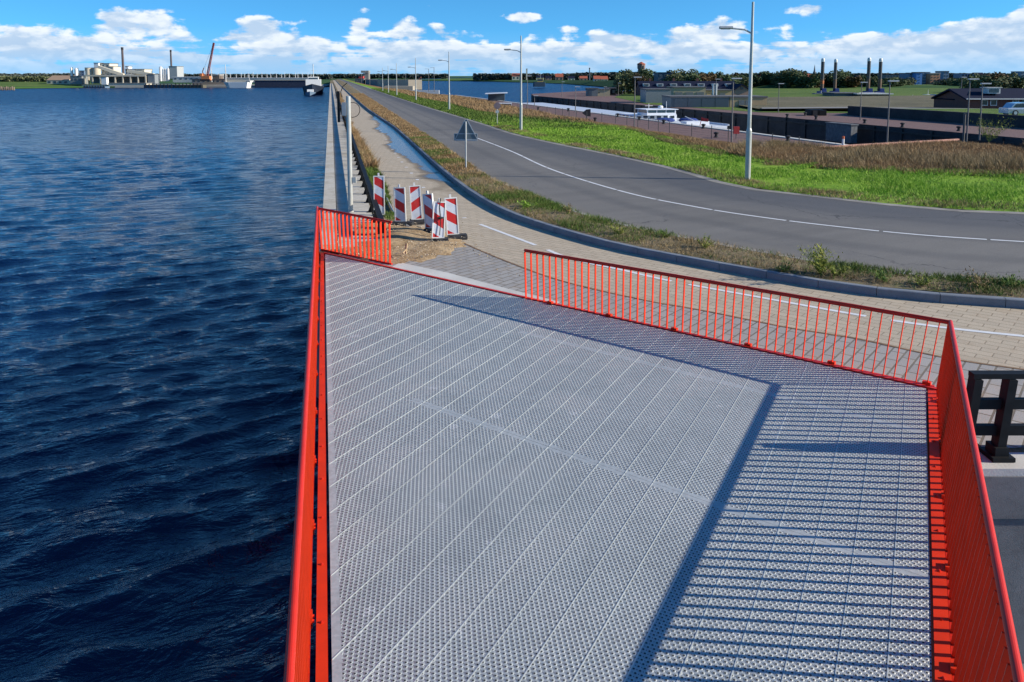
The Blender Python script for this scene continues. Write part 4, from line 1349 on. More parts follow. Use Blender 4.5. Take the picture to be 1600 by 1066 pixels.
def house(name, label, cat, px0, px1, yt, yb, z, depth, wall, roof, roofk='flat', rows=1, cols=4, ww=.5, wh=.5, Y=None, rz=0.0, group=None, ov=.2, ridge=.45, chim=0, winm=None):
    root, w, h, dp = boxthing(name, label, cat, px0, px1, yt, yb, z, depth, None, group, rz, Y)
    hw = h*(1-ridge) if roofk != 'flat' else h - .25
    MB().box((0,0,(hw-2)/2),(w,dp,hw+2)).build('wall', wall, root)
    if roofk == 'flat':
        MB().box((0,0,hw+.12),(w+ov*2,dp+ov*2,.25)).build('roof', roof, root)
    elif roofk == 'gable_x':      # ridge runs along x
        pr = [(-dp/2-ov, hw-.05), (0, h), (dp/2+ov, hw-.05), (dp/2+ov-.15, hw-.2), (0,h-.3), (-dp/2-ov+.15, hw-.2)]
        r = MB().extrude_x(pr, -w/2-ov, w/2+ov).build('roof', roof, root)
        MB().extrude_x([(-dp/2,hw-.01),(0,h-.25),(dp/2,hw-.01)], -w/2+.02, w/2-.02).build('gable', wall, root)
        for i in range(chim):
            MB().box((-w/2+w*(i+.5)/chim, .3, h+.2),(.6,.6,1.1)).build('chimney', BRICK, r)
    elif roofk == 'gable_y':
        pr = [(-w/2-ov, hw-.05), (0, h), (w/2+ov, hw-.05), (w/2+ov-.25, hw-.2), (0,h-.35), (-w/2-ov+.25, hw-.2)]
        mb = MB().extrude_x(pr, -dp/2-ov, dp/2+ov)
        mb.v = [(v[1], v[0], v[2]) for v in mb.v]
        r = mb.build('roof', roof, root); recalc(r)
        mb = MB().extrude_x([(-w/2,hw-.01),(0,h-.3),(w/2,hw-.01)], -dp/2+.02, dp/2-.02)
        mb.v = [(v[1], v[0], v[2]) for v in mb.v]
        recalc(mb.build('gable', wall, root))
    for r_ in range(rows):
        for c_ in range(cols):
            x = -w/2 + w*(c_+.5)/cols; zc = hw*(r_+.55)/rows
            s = (w/cols*ww, .12, hw/rows*wh)
            f = MB().box((x, -dp/2-.02, zc), s).build('window', winm or GLASS, root)
    return root, w, h, dp, hw

# lock buildings in the middle
r_ = house('lock_building', 'plain grey clad box building left of the blue garage doors', 'building', 1009, 1048, 139, 161, QZ, 7, GREYW, ROOFG, cols=0, ov=.08)
root, w, h, dp, hw = house('garage_building', 'low building with a row of blue grey garage doors', 'building', 1048, 1139, 150.5, 168, QZ, 8, GREYD, ROOFG, cols=0, ov=.1)
for i in range(4):
    MB().box((-w/2+w*(.17+.235*i), -dp/2-.03, hw*.45),(w*.22,.1,hw*.88)).build('garage_door', BLUED, root)
root, w, h, dp, hw = house('service_building', 'beige low building with two grey doors behind the nearest street lamp', 'building', 1140, 1198, 150.5, 168, QZ, 8, TANB, ROOFG, cols=0, ov=.12)
for x in (-.18, .0): MB().box((w*x, -dp/2-.03, hw*.36),(w*.15,.1,hw*.72)).build('door', GREYD, root)
house('machine_house', 'tan and grey upper storey with round fans above the garage doors', 'building', 1052, 1102, 135.5, 151, QZ, 8, BEIGEW, ROOFG, rows=1, cols=3, ww=.7, wh=.25, winm=GREYD, Y=172)
house('plant_room', 'small tan plant room beside the twin silver flues', 'building', 1085, 1143, 140, 151, QZ, 7, TANB, ROOFG, rows=1, cols=2, ww=.3, wh=.3, winm=GREYD, Y=181)
for px, nm in ((1114,'left'),(1118.5,'right')):
    Y = 160.5; x = XT(px, Y, 0); z0 = ZT(Y,151); z1 = ZT(Y,131)
    f = thing('flue', nm + ' one of the two silver flues on the garage roof', 'flue', (x, Y, z0))
    MB().lathe((0,0,0),[(.22,0),(.22,z1-z0-.1),(.26,z1-z0-.1),(.26,z1-z0)],12).build('stack', GALV, f)
    MB().box((0,.2,.3),(.5,.4,.6)).build('foot', GREYD, f)
# long row of dark roofed houses with dormers
root, w, h, dp, hw = house('terraced_houses', 'long row of houses under one dark navy roof with small white dormers', 'houses', 1001, 1152, 127, 151, QZ, 9, BRICK, ROOFN, 'gable_x', rows=1, cols=10, ww=.35, Y=215, ridge=.50, chim=4, ov=.3)
for i in range(7):
    x = -w/2 + w*(i+.45)/7
    dm = MB().box((x, -dp*.30, hw+.95),(1.7,1.7,.75)).build('dormer', WHITED, root)
    MB().box((x, -dp*.30-.87, hw+.98),(1.2,.06,.42)).build('pane', GLASS, dm)
root, w, h, dp, hw = house('gabled_house', 'pinkish brick gable end at the right end of the dark roofed row', 'house', 1147, 1170, 131, 152, QZ, 9, BRICKP, ROOFN, 'gable_y', rows=1, cols=0, Y=206, ridge=.45, ov=.35)
MB().box((0,-dp/2-.05,hw+.4),(.7,.1,.7)).build('window', GLASS, root)
house('small_shed', 'small shed, half grey green and half beige, on the lawn by the lock', 'shed', 918, 953, 139, 150.5, QZ, 5, BEIGEW, ROOFG, rows=1, cols=1, ww=.1, wh=.1)
root, w, h, dp = boxthing('lock_booth', 'grey green booth with a flat roof attached to the beige shed', 'shed', 917, 934, 138.5, 150.6, QZ, 3, None, Y=213)
MB().box((0,0,h/2),(w,dp,h)).build('wall', GREYD, root); MB().box((0,0,h+.06),(w+.4,dp+.4,.14)).build('roof', ROOFG, root); MB().box((-w*.2,-dp/2-.03,h*.4),(w*.3,.06,h*.7)).build('door', BLUED, root)
house('dark_shed', 'dark low shed right of the beige one', 'shed', 948, 962, 137, 146, QZ, 5, BLACKST, ROOFG, cols=2, Y=225)
house('tall_dark_building', 'dark blue slab building rising among the trees on the hill', 'building', 1028, 1051, 113, 130, QZ, 9, BLUED, ROOFN, rows=3, cols=3, Y=300, ww=.5, wh=.4)
# flat roofed building in front of the four pillars
root, w, h, dp, hw = house('workshop', 'black half of the low flat roofed building before the four tall pillars', 'building', 1304, 1341, 145, 158, -.4, 8, BLUED, ROOFG, cols=1, ww=.1, wh=.3, Y=205)
root, w, h, dp, hw = house('canteen', 'brown brick half of the flat roofed building, under a pale roof edge', 'building', 1341.5, 1391, 146, 158, -.4, 8, mat('brown_brick',(.20,.14,.10),.85,var=.15), WHITED, rows=1, cols=6, ww=.15, wh=.35, Y=203, ov=.6)
# jack-up legs
legs = [(1284,94,153,5.2,'leftmost of the four tall steel pillars, the one with an orange patch'), (1304,95,146,4.8,'second of the four tall steel pillars, left of the black building end'), (1356,93,146,5.2,'third tall steel pillar, above the brown flat roofed building'), (1374,94,146,5.2,'rightmost of the four tall steel pillars')]
LEGM = mat('grey_steel_leg', (.06,.065,.07), .5, .3, var=.3)
for i, (px, yt, yb, wpx, lab) in enumerate(legs):
    Y = 235; z0 = WZ; x = XT(px, Y, 0); z1 = ZT(Y, yt); r = wpx*Y/F/2
    root = thing('steel_pillar', lab, 'pillar', (x, Y, z0), 0, 'four tall legs of a work barge')
    H_ = z1 - z0
    MB().lathe((0,0,0),[(r,0),(r,H_-.5)],14).build('column', LEGM, root)
    MB().lathe((0,0,H_-.5),[(r*1.05,0),(r*1.05,.6),(r*.8,1.0)],14).build('cap', WHITE, root)
    mb = MB()
    for k in range(18): mb.box((-r*.8, -r*.75, H_-1.5-k*1.0),(.28,.2,.35))
    mb.build('rack', DARK, root)
    zb = ZT(Y, 146) - z0
    MB().lathe((0,0,zb),[(r*1.02,0),(r*1.02,H_*.33)],14).build('rusty_section', mat('rusty_leg',(.16,.10,.065),.8,var=.3), root)
    MB().box((0,0,zb),(r*2+1.1,2.4,1.3)).box((.4,0,zb+1.0),(r*2+.2,2.0,.9)).build('jacking_house', mat('deep_blue',(.02,.05,.22),.5), root)
    if i == 0: MB().lathe((0,0,ZT(Y,131)-z0),[(r*1.04,0),(r*1.04,.9)],14).build('orange_patch', mat('rust_orange',(.5,.14,.04),.7), root)
# right hand house with dormer
root, w, h, dp, hw = house('lock_keepers_house', 'dark brick house with a big navy roof and one white dormer at the right', 'house', 1512, 1640, 139, 175, -.2, 9, BRICK, ROOFN, 'gable_x', rows=1, cols=0, Y=118, ridge=.53, ov=.5)
MB().box((0,-dp/2-.45,hw-.02),(w+1,.12,.18)).build('gutter', WHITED, root)
for x in (-.30,-.19,.08): 
    fr = MB().box((w*x,-dp/2-.03,hw*.55),(.95,.1,.85)).build('window', WHITE, root)
    MB().box((w*x,-dp/2-.10,hw*.55),(.75,.05,.65)).build('pane', GLASS, fr)
dm = MB().box((-w*.14,-dp*.30,hw+1.15),(1.9,1.6,.85)).box((-w*.14,-dp*.30,hw+1.62),(2.3,1.9,.10)).build('dormer', WHITED, root)
MB().box((-w*.14,-dp*.30-.83,hw+1.15),(1.4,.06,.5)).build('pane', GLASS, dm)
MB().box((w*.22,-dp/2-.05,hw*.42),(1.6,.1,hw*.8)).build('door', mat('green_door',(.08,.2,.17),.6), root)
root, w, h, dp, hw = house('brick_outbuilding', 'small red brick outbuilding with a pointed gable left of the big navy roof', 'house', 1491, 1519, 147, 172, -.3, 6, BRICK, ROOFN, 'gable_y', rows=1, cols=2, ww=.35, wh=.4, Y=122, ridge=.38, ov=.4)
# car
def car(px, yb, z, label, scale=1.0):
    p = G(px, yb, z)
    root = thing('parked_car', label, 'car', p)
    CP_ = mat('pale_blue_paint', (.48,.55,.62), .25, .3, var=.02, coat=.6)
    body = MB().extrude_x([(-.85,.25),(-.88,.72),(-.80,.86),(.80,.86),(.88,.72),(.85,.25)], -2.1, 2.1)
    body.build('body', CP_, root)
    cabp = [(-1.75,.86),(-1.35,1.36),(-.2,1.46),(.55,1.40),(1.35,.88)]
    n = len(cabp); vs = [(x,-.78,z) for x,z in cabp] + [(x,.78,z) for x,z in cabp]
    MB().add(vs,[tuple(range(n))[::-1],tuple(range(n,2*n))]+[(i,(i+1)%n,n+(i+1)%n,n+i) for i in range(n)]).build('cabin', CP_, root)
    gp_ = [(-1.5,.92),(-1.22,1.28),(-.2,1.36),(.5,1.31),(1.1,.92)]
    vs = [(x,-.80,z) for x,z in gp_] + [(x,.80,z) for x,z in gp_]
    MB().add(vs,[tuple(range(n))[::-1],tuple(range(n,2*n))]+[(i,(i+1)%n,n+(i+1)%n,n+i) for i in range(n)]).build('side_windows', GLASS, root)
    for x in (-1.3,1.3):
        for y in (-.8,.8):
            wl = MB().tube((x,y-.1,.32),(x,y+.1,.32),.32,n=16).build('wheel', DARK, root)
            MB().tube((x,y-.11,.32),(x,y+.11,.32),.19,n=12).build('rim', GALV, wl)
    for y in (-.6,.6): MB().box((-2.1,y,.68),(.06,.3,.16)).build('headlight', WHITE, root)
    return root
car(1597, 180.5, .1, 'pale blue hatchback parked in front of the dark brick house')
# white tender and grey boats by the barge
def smallboat(name, label, cat, px0, px1, yt, yb, Y, hm, dm_):
    z = ZT(Y, yb); a = XT(px0, Y, z); b = XT(px1, Y, z); w = b-a; h = ZT(Y, yt)-z
    root = thing(name, label, cat, ((a+b)/2, Y, z))
    MB().prism([(-w/2,0),(-w/2+w*.12,-1.6),(w/2-.2,-1.6),(w/2,0),(w/2-.2,1.6),(-w/2+w*.12,1.6)], -.3, h*.4).build('hull', hm, root)
    MB().box((w*.08,0,h*.55),(w*.5,2.2,h*.35)).build('cabin', dm_, root)
    MB().box((w*.08,-1.12,h*.58),(w*.42,.05,h*.16)).build('windows', GLASS, root)
    MB().tube((w*.1,0,h*.7),(w*.1,0,h*1.15),.06).build('mast', WHITED, root)
    return root
smallboat('work_boat', 'white and grey work boat moored left of the flat roofed building', 'boat', 1257, 1300, 143, 153, 225, WHITED, GREYW)
smallboat('dark_barge', 'dark barge with a white wheelhouse behind the dull field', 'boat', 1404, 1440, 150, 161, 205, BLACKST, WHITED)
smallboat('grey_launch', 'grey launch with a tall white mast right of the dark barge', 'boat', 1438, 1457, 143, 160, 215, GREYW, WHITE)
root, w, h, dp = boxthing('blue_container', 'bright blue container at the edge of the green dyke', 'container', 1463, 1472, 156, 162, -.3, 3, None, Y=200)
MB().box((0,0,h/2),(w,dp,h)).build('container_body', mat('container_blue',(.03,.12,.42),.5), root); MB().box((0,-dp/2-.03,h/2),(w*.7,.05,h*.8)).build('door', BLUED, root)

# ---------------------------------------------------------------- far land
def land(name, pts, z0, z1, m): return struct(MB().prism([(p.x, p.y) for p in pts], z0, z1), name, m)
FLZ = -2.9
far_shore = [G(-700,139,WZ), G(60,138,WZ), G(300,137,WZ), G(400,136,WZ), G(500,134.5,WZ)]
# left bank
lb_ = [G(-900,140,WZ), G(20,139,WZ), G(130,137.3,WZ), G(232,137.0,WZ), G(400,136.5,WZ), G(500,134.0,WZ), Vector((-180,1400,0)), Vector((-9000,1400,0))]
land('far_bank', lb_, -6, -2.6, DYKE)
struct(MB().sheet([Vector((-9000,1380,-2.7)), Vector((-200,1380,-2.7)), Vector((-200,9500,-2.7)), Vector((-9000,9500,-2.7))]), 'far_land', DYKE)
# grassy slope at the left
gA = [G(-500,139.5,-3.3), G(20,138.7,-3.3), G(135,137,-3.3)]
yb_ = 560
gB = [Vector((XT(-500,yb_,0), yb_+30, ZT(yb_+30,128))), Vector((XT(20,yb_,0), yb_+30, ZT(yb_+30,128))), Vector((XT(135,yb_,0), yb_+30, ZT(yb_+30,131)))]
struct(MB().strip(gA, gB), 'grassy_slope', LAWN)
# far bank right of the canal
rs = [G(640,126.3,WZ), G(760,127.5,WZ), G(880,131,WZ), G(950,136,WZ), G(985,141,WZ), Vector((60,300,0)), Vector((9000,300,0)), Vector((9000,9500,0)), Vector((-100,9500,0))]
land('canal_bank', rs, -6, -2.2, DYKE)
dA = [G(640,126,-3.0), G(760,127,-3.0), G(880,130.5,-3.0), G(960,136.5,-3.0), Vector((95,300,-1.4)), Vector((420,255,-1.0))]
dB = [Vector((p.x+10, p.y+30, 0)) for p in dA]
for p, py in zip(dB, (125.2,125.2,125.2,126,132,140)): p.z = ZT(p.y, py)
struct(MB().strip(dA, dB), 'dyke', DYKE)
dC = [Vector((p.x+30, p.y+260, -1.6)) for p in dB]
struct(MB().strip(dB, dC), 'dyke_top', LAWN)

# ---------------------------------------------------------------- far trees and town
def leaf_mesh(name, n, rx, ry, rz, size, m, seed, lobes=7, trunk=None):
    r = random.Random(seed)
    L_ = [(r.uniform(-.62,.62)*rx, r.uniform(-.6,.6)*ry, r.uniform(-.45,.5)*rz, r.uniform(.38,.6)) for _ in range(lobes)]
    vs = []; fs = []
    for i in range(n):
        lx, ly, lz, lr = L_[r.randrange(lobes)]
        th = r.uniform(0, 6.283); u = r.uniform(-1, 1); rad = lr*(r.random()**.35)
        c = Vector((lx + rad*rx*math.sqrt(1-u*u)*math.cos(th), ly + rad*ry*math.sqrt(1-u*u)*math.sin(th), lz + rad*rz*u))
        R_ = Matrix.Rotation(r.uniform(0,6.28),3,'Z') @ Matrix.Rotation(r.uniform(0,3.14),3,'X')
        s = size*r.uniform(.6,1.3)
        o = len(vs)
        for a, b in ((-1,-.6),(1,-.7),(.8,.8),(-.7,1)): vs.append(tuple(c + R_ @ Vector((a*s/2, b*s/2, 0))))
        fs.append((o,o+1,o+2,o+3))
    me = bpy.data.meshes.new(name); me.from_pydata(vs, [], fs); me.materials.append(m); me.update()
    return me
def leafmat(name, cols):
    m, t, b, g = newmat(name)
    n = t.noise(g, .35, 4, .6); f = t.noise(g, 1.8, 3, .6)
    k = t.math('ADD', t.math('MULTIPLY', n, .6), t.math('MULTIPLY', f, .4))
    t.l.new(t.ramp(k, [(.38, cols[0]), (.5, cols[1]), (.62, cols[2])]), b.inputs['Base Color'])
    b.inputs['Roughness'].default_value = .8; b.inputs['Specular IOR Level'].default_value = .2
    return m
LG = leafmat('leaves_dark_green', [(.05,.075,.035),(.09,.125,.055),(.14,.175,.08)])
LO = leafmat('leaves_olive', [(.08,.10,.045),(.14,.155,.07),(.20,.20,.10)])
LB_ = leafmat('leaves_brown', [(.07,.045,.02),(.12,.08,.035),(.17,.12,.05)])
BARK = mat('bark', (.06,.05,.04), .9)
crowns = {}
for nm, mt in (('g', LG), ('o', LO), ('b', LB_)):
    crowns[nm] = [leaf_mesh('crown_'+nm, 2600, 1, 1, 1, .12, mt, sd, lobes=9) for sd in ({'g':1,'o':2,'b':3}[nm], 11, 23)]
crowns = {k: v for k, v in crowns.items()}
trunk_me = MB().lathe((0,0,0),[(.10,0),(.06,.6),(.03,1.2)],7).mesh('trunk', BARK)
def tree(px, yt, yb, wpx, Y, kind, label, z=-1.5, grp='trees beyond the water and the lock'):
    x = XT(px, Y, 0); zt = ZT(Y, yt-2.2); z0 = z; W = wpx*Y/F/2; Hc = zt - z0
    root = thing('tree', label, 'tree', (x, Y, z0), 0, grp)
    c = bpy.data.objects.new('crown', rnd.choice(crowns[kind])); C.objects.link(c); c.parent = root
    c.location = (0,0,Hc*.50); c.scale = (W*1.45, W*1.1, Hc*.56); c.rotation_euler = (0,0,rnd.uniform(0,6))
    t_ = bpy.data.objects.new('trunk', trunk_me); C.objects.link(t_); t_.parent = root
    t_.scale = (Hc*.35,Hc*.35,Hc*.55)
    return root
TR = [
 (982,113,140,34,235,'o','olive brown tree at the left front of the wooded hill'), (966,116,140,20,240,'g','dark green tree at the left foot of the wooded hill'),
 (1000,118,140,22,228,'b','low brown tree just left of the dark roofed row'), (972,110,125,24,330,'g','tree at the left end of the hill skyline'), (990,113,125,30,340,'o','olive tree directly below the brick water tower'),
 (1018,109,125,32,345,'g','round green tree right of the water tower'), (1045,112,126,26,350,'g','green tree behind the dark slab building'),
 (1062,109,126,40,345,'o','broad olive tree on top of the wooded hill'), (1084,110,128,30,330,'g','rounded tree right of the hill top'), (1100,114,130,36,300,'b','brown tree in the middle of the hill'),
 (1075,117,132,30,290,'g','green tree low in front of the hill top'), (1122,116,131,30,320,'o','olive tree near the right end of the hill'), (1140,118,133,30,300,'g','dark tree at the right end of the hill'),
 (1158,119,133,24,310,'o','small tree behind the pinkish gable'), (1186,113,131,26,330,'g','dark round tree right of the nearest street lamp'), (1203,115,132,22,330,'g','dark tree between the street lamp and the broad grove'),
 (1232,108,136,44,320,'o','broad tall tree left of the church spire'), (1255,112,136,40,312,'g','dense tree in front of the church spire'), (1275,116,136,28,316,'b','brownish tree behind the leftmost pillar'),
 (1316,109,128,32,340,'g','round dark tree between the second and third pillars'), (1295,118,136,30,320,'b','low brown tree between the two left pillars'), (1330,119,137,34,315,'b','low brown tree right of the second pillar'),
 (1346,118,137,24,318,'g','small dark tree left of the third pillar'), (1365,120,138,24,318,'o','small tree between the two right pillars'),
 (1210,112,133,34,330,'o','olive tree between the dark tree and the broad grove'), (1170,116,131,30,330,'g','green tree behind the service building'), (1148,116,130,34,335,'b','brown tree behind the gable on the hill'), (1245,110,134,40,330,'g','tallest green tree of the grove beside the spire'),
 (1110,112,129,34,340,'g','green tree on the right shoulder of the hill'), (1054,114,131,30,300,'o','olive tree behind the dormers'), (1410,121,138,30,330,'o','olive tree before the grey blue flats'), (1475,126,138,26,330,'g','low dark tree before the orange flats'),
 (1520,117,134,36,240,'g','dark tree rising left of the big navy roof'), (1552,116,134,36,235,'b','brown tree above the ridge of the navy roof'), (1582,115,134,36,240,'o','tall olive tree near the right edge'), (1310,114,133,34,318,'g','green tree between the left pair and the right pair of pillars'),
 (1535,121,138,40,200,'g','dark bushy tree behind the navy roof, left part'), (1568,119,139,44,205,'o','olive tree behind the navy roof'), (1598,118,139,44,205,'g','dark tree at the right edge above the navy roof'),
 (1500,124,138,22,320,'g','dark tree right of the orange flats'), (1396,124,138,30,320,'g','dark tree left of the blue flats')]
for a in TR: tree(*a[:6], a[6])
# wooded skyline: one mass
def woodline(name, segs, m, seed, size, dens, label, cat):
    r = random.Random(seed); vs = []; fs = []
    for (px0, px1, yt0, yt1, yb, Y) in segs:
        n = int(abs(px1-px0)*dens)
        for i in range(n):
            t = r.random(); px = px0 + (px1-px0)*t
            YY = Y*(1+r.uniform(-.03,.03))
            hump = 1 + .35*math.sin(px*.31)+.25*math.sin(px*.83+1)+.2*math.sin(px*1.9)
            top = yt0 + (yt1-yt0)*t - hump*1.0
            py = top + (yb-top)*(1-r.random()**.7)*1.0
            s = size*Y/F*r.uniform(.6,1.4)
            c = Vector((XT(px,YY,0), YY, ZT(YY,py)))
            R_ = Matrix.Rotation(r.uniform(0,6.28),3,'Z') @ Matrix.Rotation(r.uniform(.2,2.9),3,'X')
            o = len(vs)
            for a, b in ((-1,-.6),(1,-.7),(.8,.8),(-.7,1)): vs.append(tuple(c + R_ @ Vector((a*s/2, b*s/2, 0))))
            fs.append((o,o+1,o+2,o+3))
    mb = MB().add(vs, fs)
    return tag(mb.build(name, m, origin=vs[0]), label, cat, kind='stuff')
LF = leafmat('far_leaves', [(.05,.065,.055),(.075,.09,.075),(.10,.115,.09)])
woodline('far_woods', [(-60,130,118,117,126,1000),(0,75,120,119,128,700),(130,520,118,118.5,124,1500),(520,700,118,118,122,1600),(740,980,117.5,117,125,1100),(900,1000,116,115,124,900),(1150,1640,117,117,126,1000)], LF, 3, 3.2, 60, 'low wooded skyline along the horizon', 'woods')
woodline('bank_scrub', [(0,112,121,122,130,620),(1180,1260,124,124,136,420),(1260,1420,124,125,137,400),(1480,1640,124,124,137,380)], LO, 4, 2.6, 60, 'olive scrub and bushes below the skyline trees', 'scrub')

# water tower
Y = 420
x = XT(1001.5,Y,0); z0=-1.5; z1=ZT(Y,97)
root = thing('water_tower', 'tall brick water tower with a red cap, rising above the wooded hill', 'water tower', (x,Y,z0))
hh = z1-z0
MB().lathe((0,0,0),[(1.9,0),(1.7,hh*.72),(2.1,hh*.74),(2.1,hh*.9)],8).build('shaft', mat('tower_brick',(.24,.17,.13),.85), root)
MB().lathe((0,0,hh*.9),[(2.3,0),(2.2,.3),(.2,1.4)],8).build('roof', ROOFR, root)
for k in range(4):
    t = k*math.pi/2+.4
    MB().box((2.0*math.cos(t),2.0*math.sin(t)-.02,hh*.80),(.5,.5,1.3)).build('window', GLASS, root)
# church spire
Y=520; x=XT(1272,Y,0); z1=ZT(Y,101)
root = thing('church', 'small church with a thin dark spire over a red roof among the trees', 'church', (x,Y,-1.5)); hh=z1+1.5
MB().box((0,0,hh*.27),(2.2,2.2,hh*.54)).build('tower', BRICKP, root)
MB().lathe((0,0,hh*.54),[(1.3,0),(.6,hh*.15),(.05,hh*.46)],8).build('spire', BLUED, root)
pr=[(-3,hh*.36),(0,hh*.56),(3,hh*.36)]
MB().extrude_x([(-3,0),(-3,hh*.36),(3,hh*.36),(3,0)],-10,-1.3).build('nave', BRICKP, root)
MB().extrude_x(pr,-10.3,-1.2).build('roof', ROOFR, root)

# flats and town at the right
house('flats', 'grey blue block of flats left of the bright blue stair tower', 'flats', 1420, 1432, 114, 137, -1, 10, BLUEG, ROOFG, rows=5, cols=3, ww=.6, wh=.4, Y=380)
house('stair_tower', 'bright blue stair tower between two grey blocks of flats', 'flats', 1431, 1440, 113.5, 137, -1, 10, BLUEB, ROOFG, rows=5, cols=1, ww=.2, wh=.3, Y=376)
house('balcony_flats', 'grey block of flats with balconies between blue tower and orange block', 'flats', 1440, 1452, 112.5, 137, -1, 10, BLUEG, ROOFG, rows=5, cols=2, ww=.8, wh=.35, Y=380, winm=mat('balcony_grey',(.3,.33,.35),.6))
house('orange_flats', 'orange brick block of flats under a white roof edge', 'flats', 1453, 1468, 114, 137, -1, 10, BRICKO, WHITED, rows=5, cols=3, ww=.25, wh=.4, Y=376)
house('blue_tower_block', 'plain blue tower block behind the orange flats', 'building', 1473, 1482, 111, 128, -1, 10, BLUEG, ROOFG, rows=4, cols=2, Y=520)
house('long_low_flats', 'long low pinkish building right of the orange flats', 'building', 1476, 1504, 124, 137, -1, 10, BRICKP, ROOFN, 'gable_x', rows=1, cols=8, ww=.4, Y=370, ridge=.35)
house('dark_terrace', 'long dark block left of the grey blue flats', 'building', 1382, 1419, 116, 130, -1, 10, BLUED, ROOFN, rows=3, cols=8, Y=500)
house('blue_grey_hall', 'wide blue grey hall on the skyline right of the tower block', 'building', 1502, 1526, 114.5, 128, -1, 10, BLUEG, ROOFG, rows=2, cols=5, Y=520)
house('domed_hall', 'blue grey building with a small cupola on the skyline', 'building', 1526, 1541, 113.5, 128, -1, 10, BLUEG, ROOFN, 'gable_x', rows=2, cols=3, Y=510, ridge=.3)
house('orange_terrace', 'orange brick building under the right end of the skyline', 'building', 1541, 1556, 116, 130, -1, 10, BRICKO, ROOFN, rows=3, cols=4, Y=480)
house('slate_block', 'long slate blue block at the right edge of the skyline', 'building', 1566, 1610, 117, 128, -1, 10, BLUED, ROOFG, rows=2, cols=8, Y=520)
house('slate_tower', 'square slate tower at the right edge of the picture', 'building', 1594, 1604, 111.5, 128, -1, 10, BLUEG, ROOFG, rows=4, cols=2, Y=500)
town = [(1380,1396,126,137,BRICKP,ROOFN,'pink brick house left of the dark terrace foot'),(1405,1412,124,137,CREAM,ROOFN,'narrow cream house beside the blue grey flats'),(1512,1524,130,138,BLUEB,ROOFG,'small bright blue shed behind the big navy roof'),
 (1541,1560,126,137,BRICKO,ROOFN,'orange house among trees above the navy roof'),(1187,1196,117.5,126,BRICKP,ROOFR,'far red roofed house right of the nearest street lamp'),(1210,1222,119,127,CREAM,ROOFR,'far cream house left of the broad grove'),
 (1240,1262,113,120,BRICKP,ROOFR,'long red roof in front of the church'),(1300,1309,120,127,CREAM,ROOFR,'far cream house between the left pillars'),(1322,1332,119,126,BRICKP,ROOFN,'far house behind the low brown trees'),
 (1342,1352,118,126,CREAM,ROOFN,'far white house left of the third pillar'),(928,938,118.5,126,CREAM,ROOFR,'bright cream house on the far canal bank'),(939,950,119,126,CREAM,ROOFR,'second cream house on the far canal bank, to the right of the brightest'),
 (868,880,115,126,BRICKP,ROOFR,'red roofed house on the far bank left of the thin chimney'),(800,812,114.5,121,CREAM,ROOFR,'pale houses left of the second street lamp'),(838,850,118,124,CREAM,ROOFN,'small white house on the far bank above the yellow ship'),
 (852,862,119,125,BRICKP,ROOFN,'brown house on the far bank above the yellow ship'),(888,898,119,125,CREAM,ROOFN,'white house on the far bank before the thin chimney'),(906,918,119,125,BRICKP,ROOFR,'brick house on the far bank right of the thin chimney')]
for a in town:
    house('house', a[6], 'house', a[0], a[1], a[2], a[3], -1.5, 9, a[4], a[5], 'gable_x', rows=1, cols=2, ww=.4, Y=430 if a[0] > 1000 else (1060 if a[0] < 860 else (860 if a[0] < 925 else 640)), ridge=.45, group='far houses of the town')
# thin chimneys on the canal bank
for px, yt, lab in ((921,106,'thin dark chimney on the far bank of the canal'),(823,108,'pale square tower on the far bank beside the second street lamp')):
    Y=760 if px==921 else 1060; x=XT(px,Y,0); z1=ZT(Y,yt)
    root = thing('chimney' if px==921 else 'tower', lab, 'chimney' if px==921 else 'tower', (x,Y,-2.2)); hh=z1+2.2
    if px==921: MB().lathe((0,0,0),[(.7,0),(.5,hh-1)],10).build('shaft', BLUED, root); MB().lathe((0,0,hh-1),[(.65,0),(.65,1)],10).build('rim', DARK, root)
    else: MB().box((0,0,hh/2),(2.0,2,hh)).build('shaft', CREAM, root); MB().box((0,0,hh+.2),(2.4,2.4,.5)).build('roof', BRICK, root)
# yellow topped ship on the canal
root = smallboat('pilot_ship', 'dark hulled ship with a yellow superstructure on the far canal', 'ship', 833, 852, 118, 135, 520, BLUED, mat('ship_yellow',(.6,.42,.12),.6))
# ---------------------------------------------------------------- industry on the far left quay
YI = 535.0
M1 = YI/F
def at(px, py, Y=YI): return Vector((XT(px, Y, 0), Y, ZT(Y, py)))
def block(name, label, cat, px0, px1, yt, yb, Y, depth, m, parts=(), roof=None):
    z0 = ZT(Y, yb); a = XT(px0, Y, z0); b = XT(px1, Y, z0); h = ZT(Y, yt)-z0
    root = thing(name, label, cat, ((a+b)/2, Y+depth/2, z0)); w = b-a
    MB().box((0,0,h/2-.6),(w,depth,h+1.2)).build('wall', m, root)
    MB().box((0,0,h+.15),(w+.5,depth+.5,.3)).build('roof', roof or ROOFG, root)
    for (c, r) in parts:
        for i in range(c):
            for j in range(r):
                MB().box((-w/2+w*(i+.5)/c,-depth/2-.04,h*(j+.5)/r),(w/c*.4,.1,h/r*.35)).build('window', GLASS, root)
    return root, w, h
BQ = mat('quay_beige', (.60,.53,.40), .85, var=.15, dirt=.35)
WPL = mat('white_cladding', (.84,.83,.77), .7, var=.05)
BSI = mat('silo_beige', (.62,.54,.40), .8, var=.06)
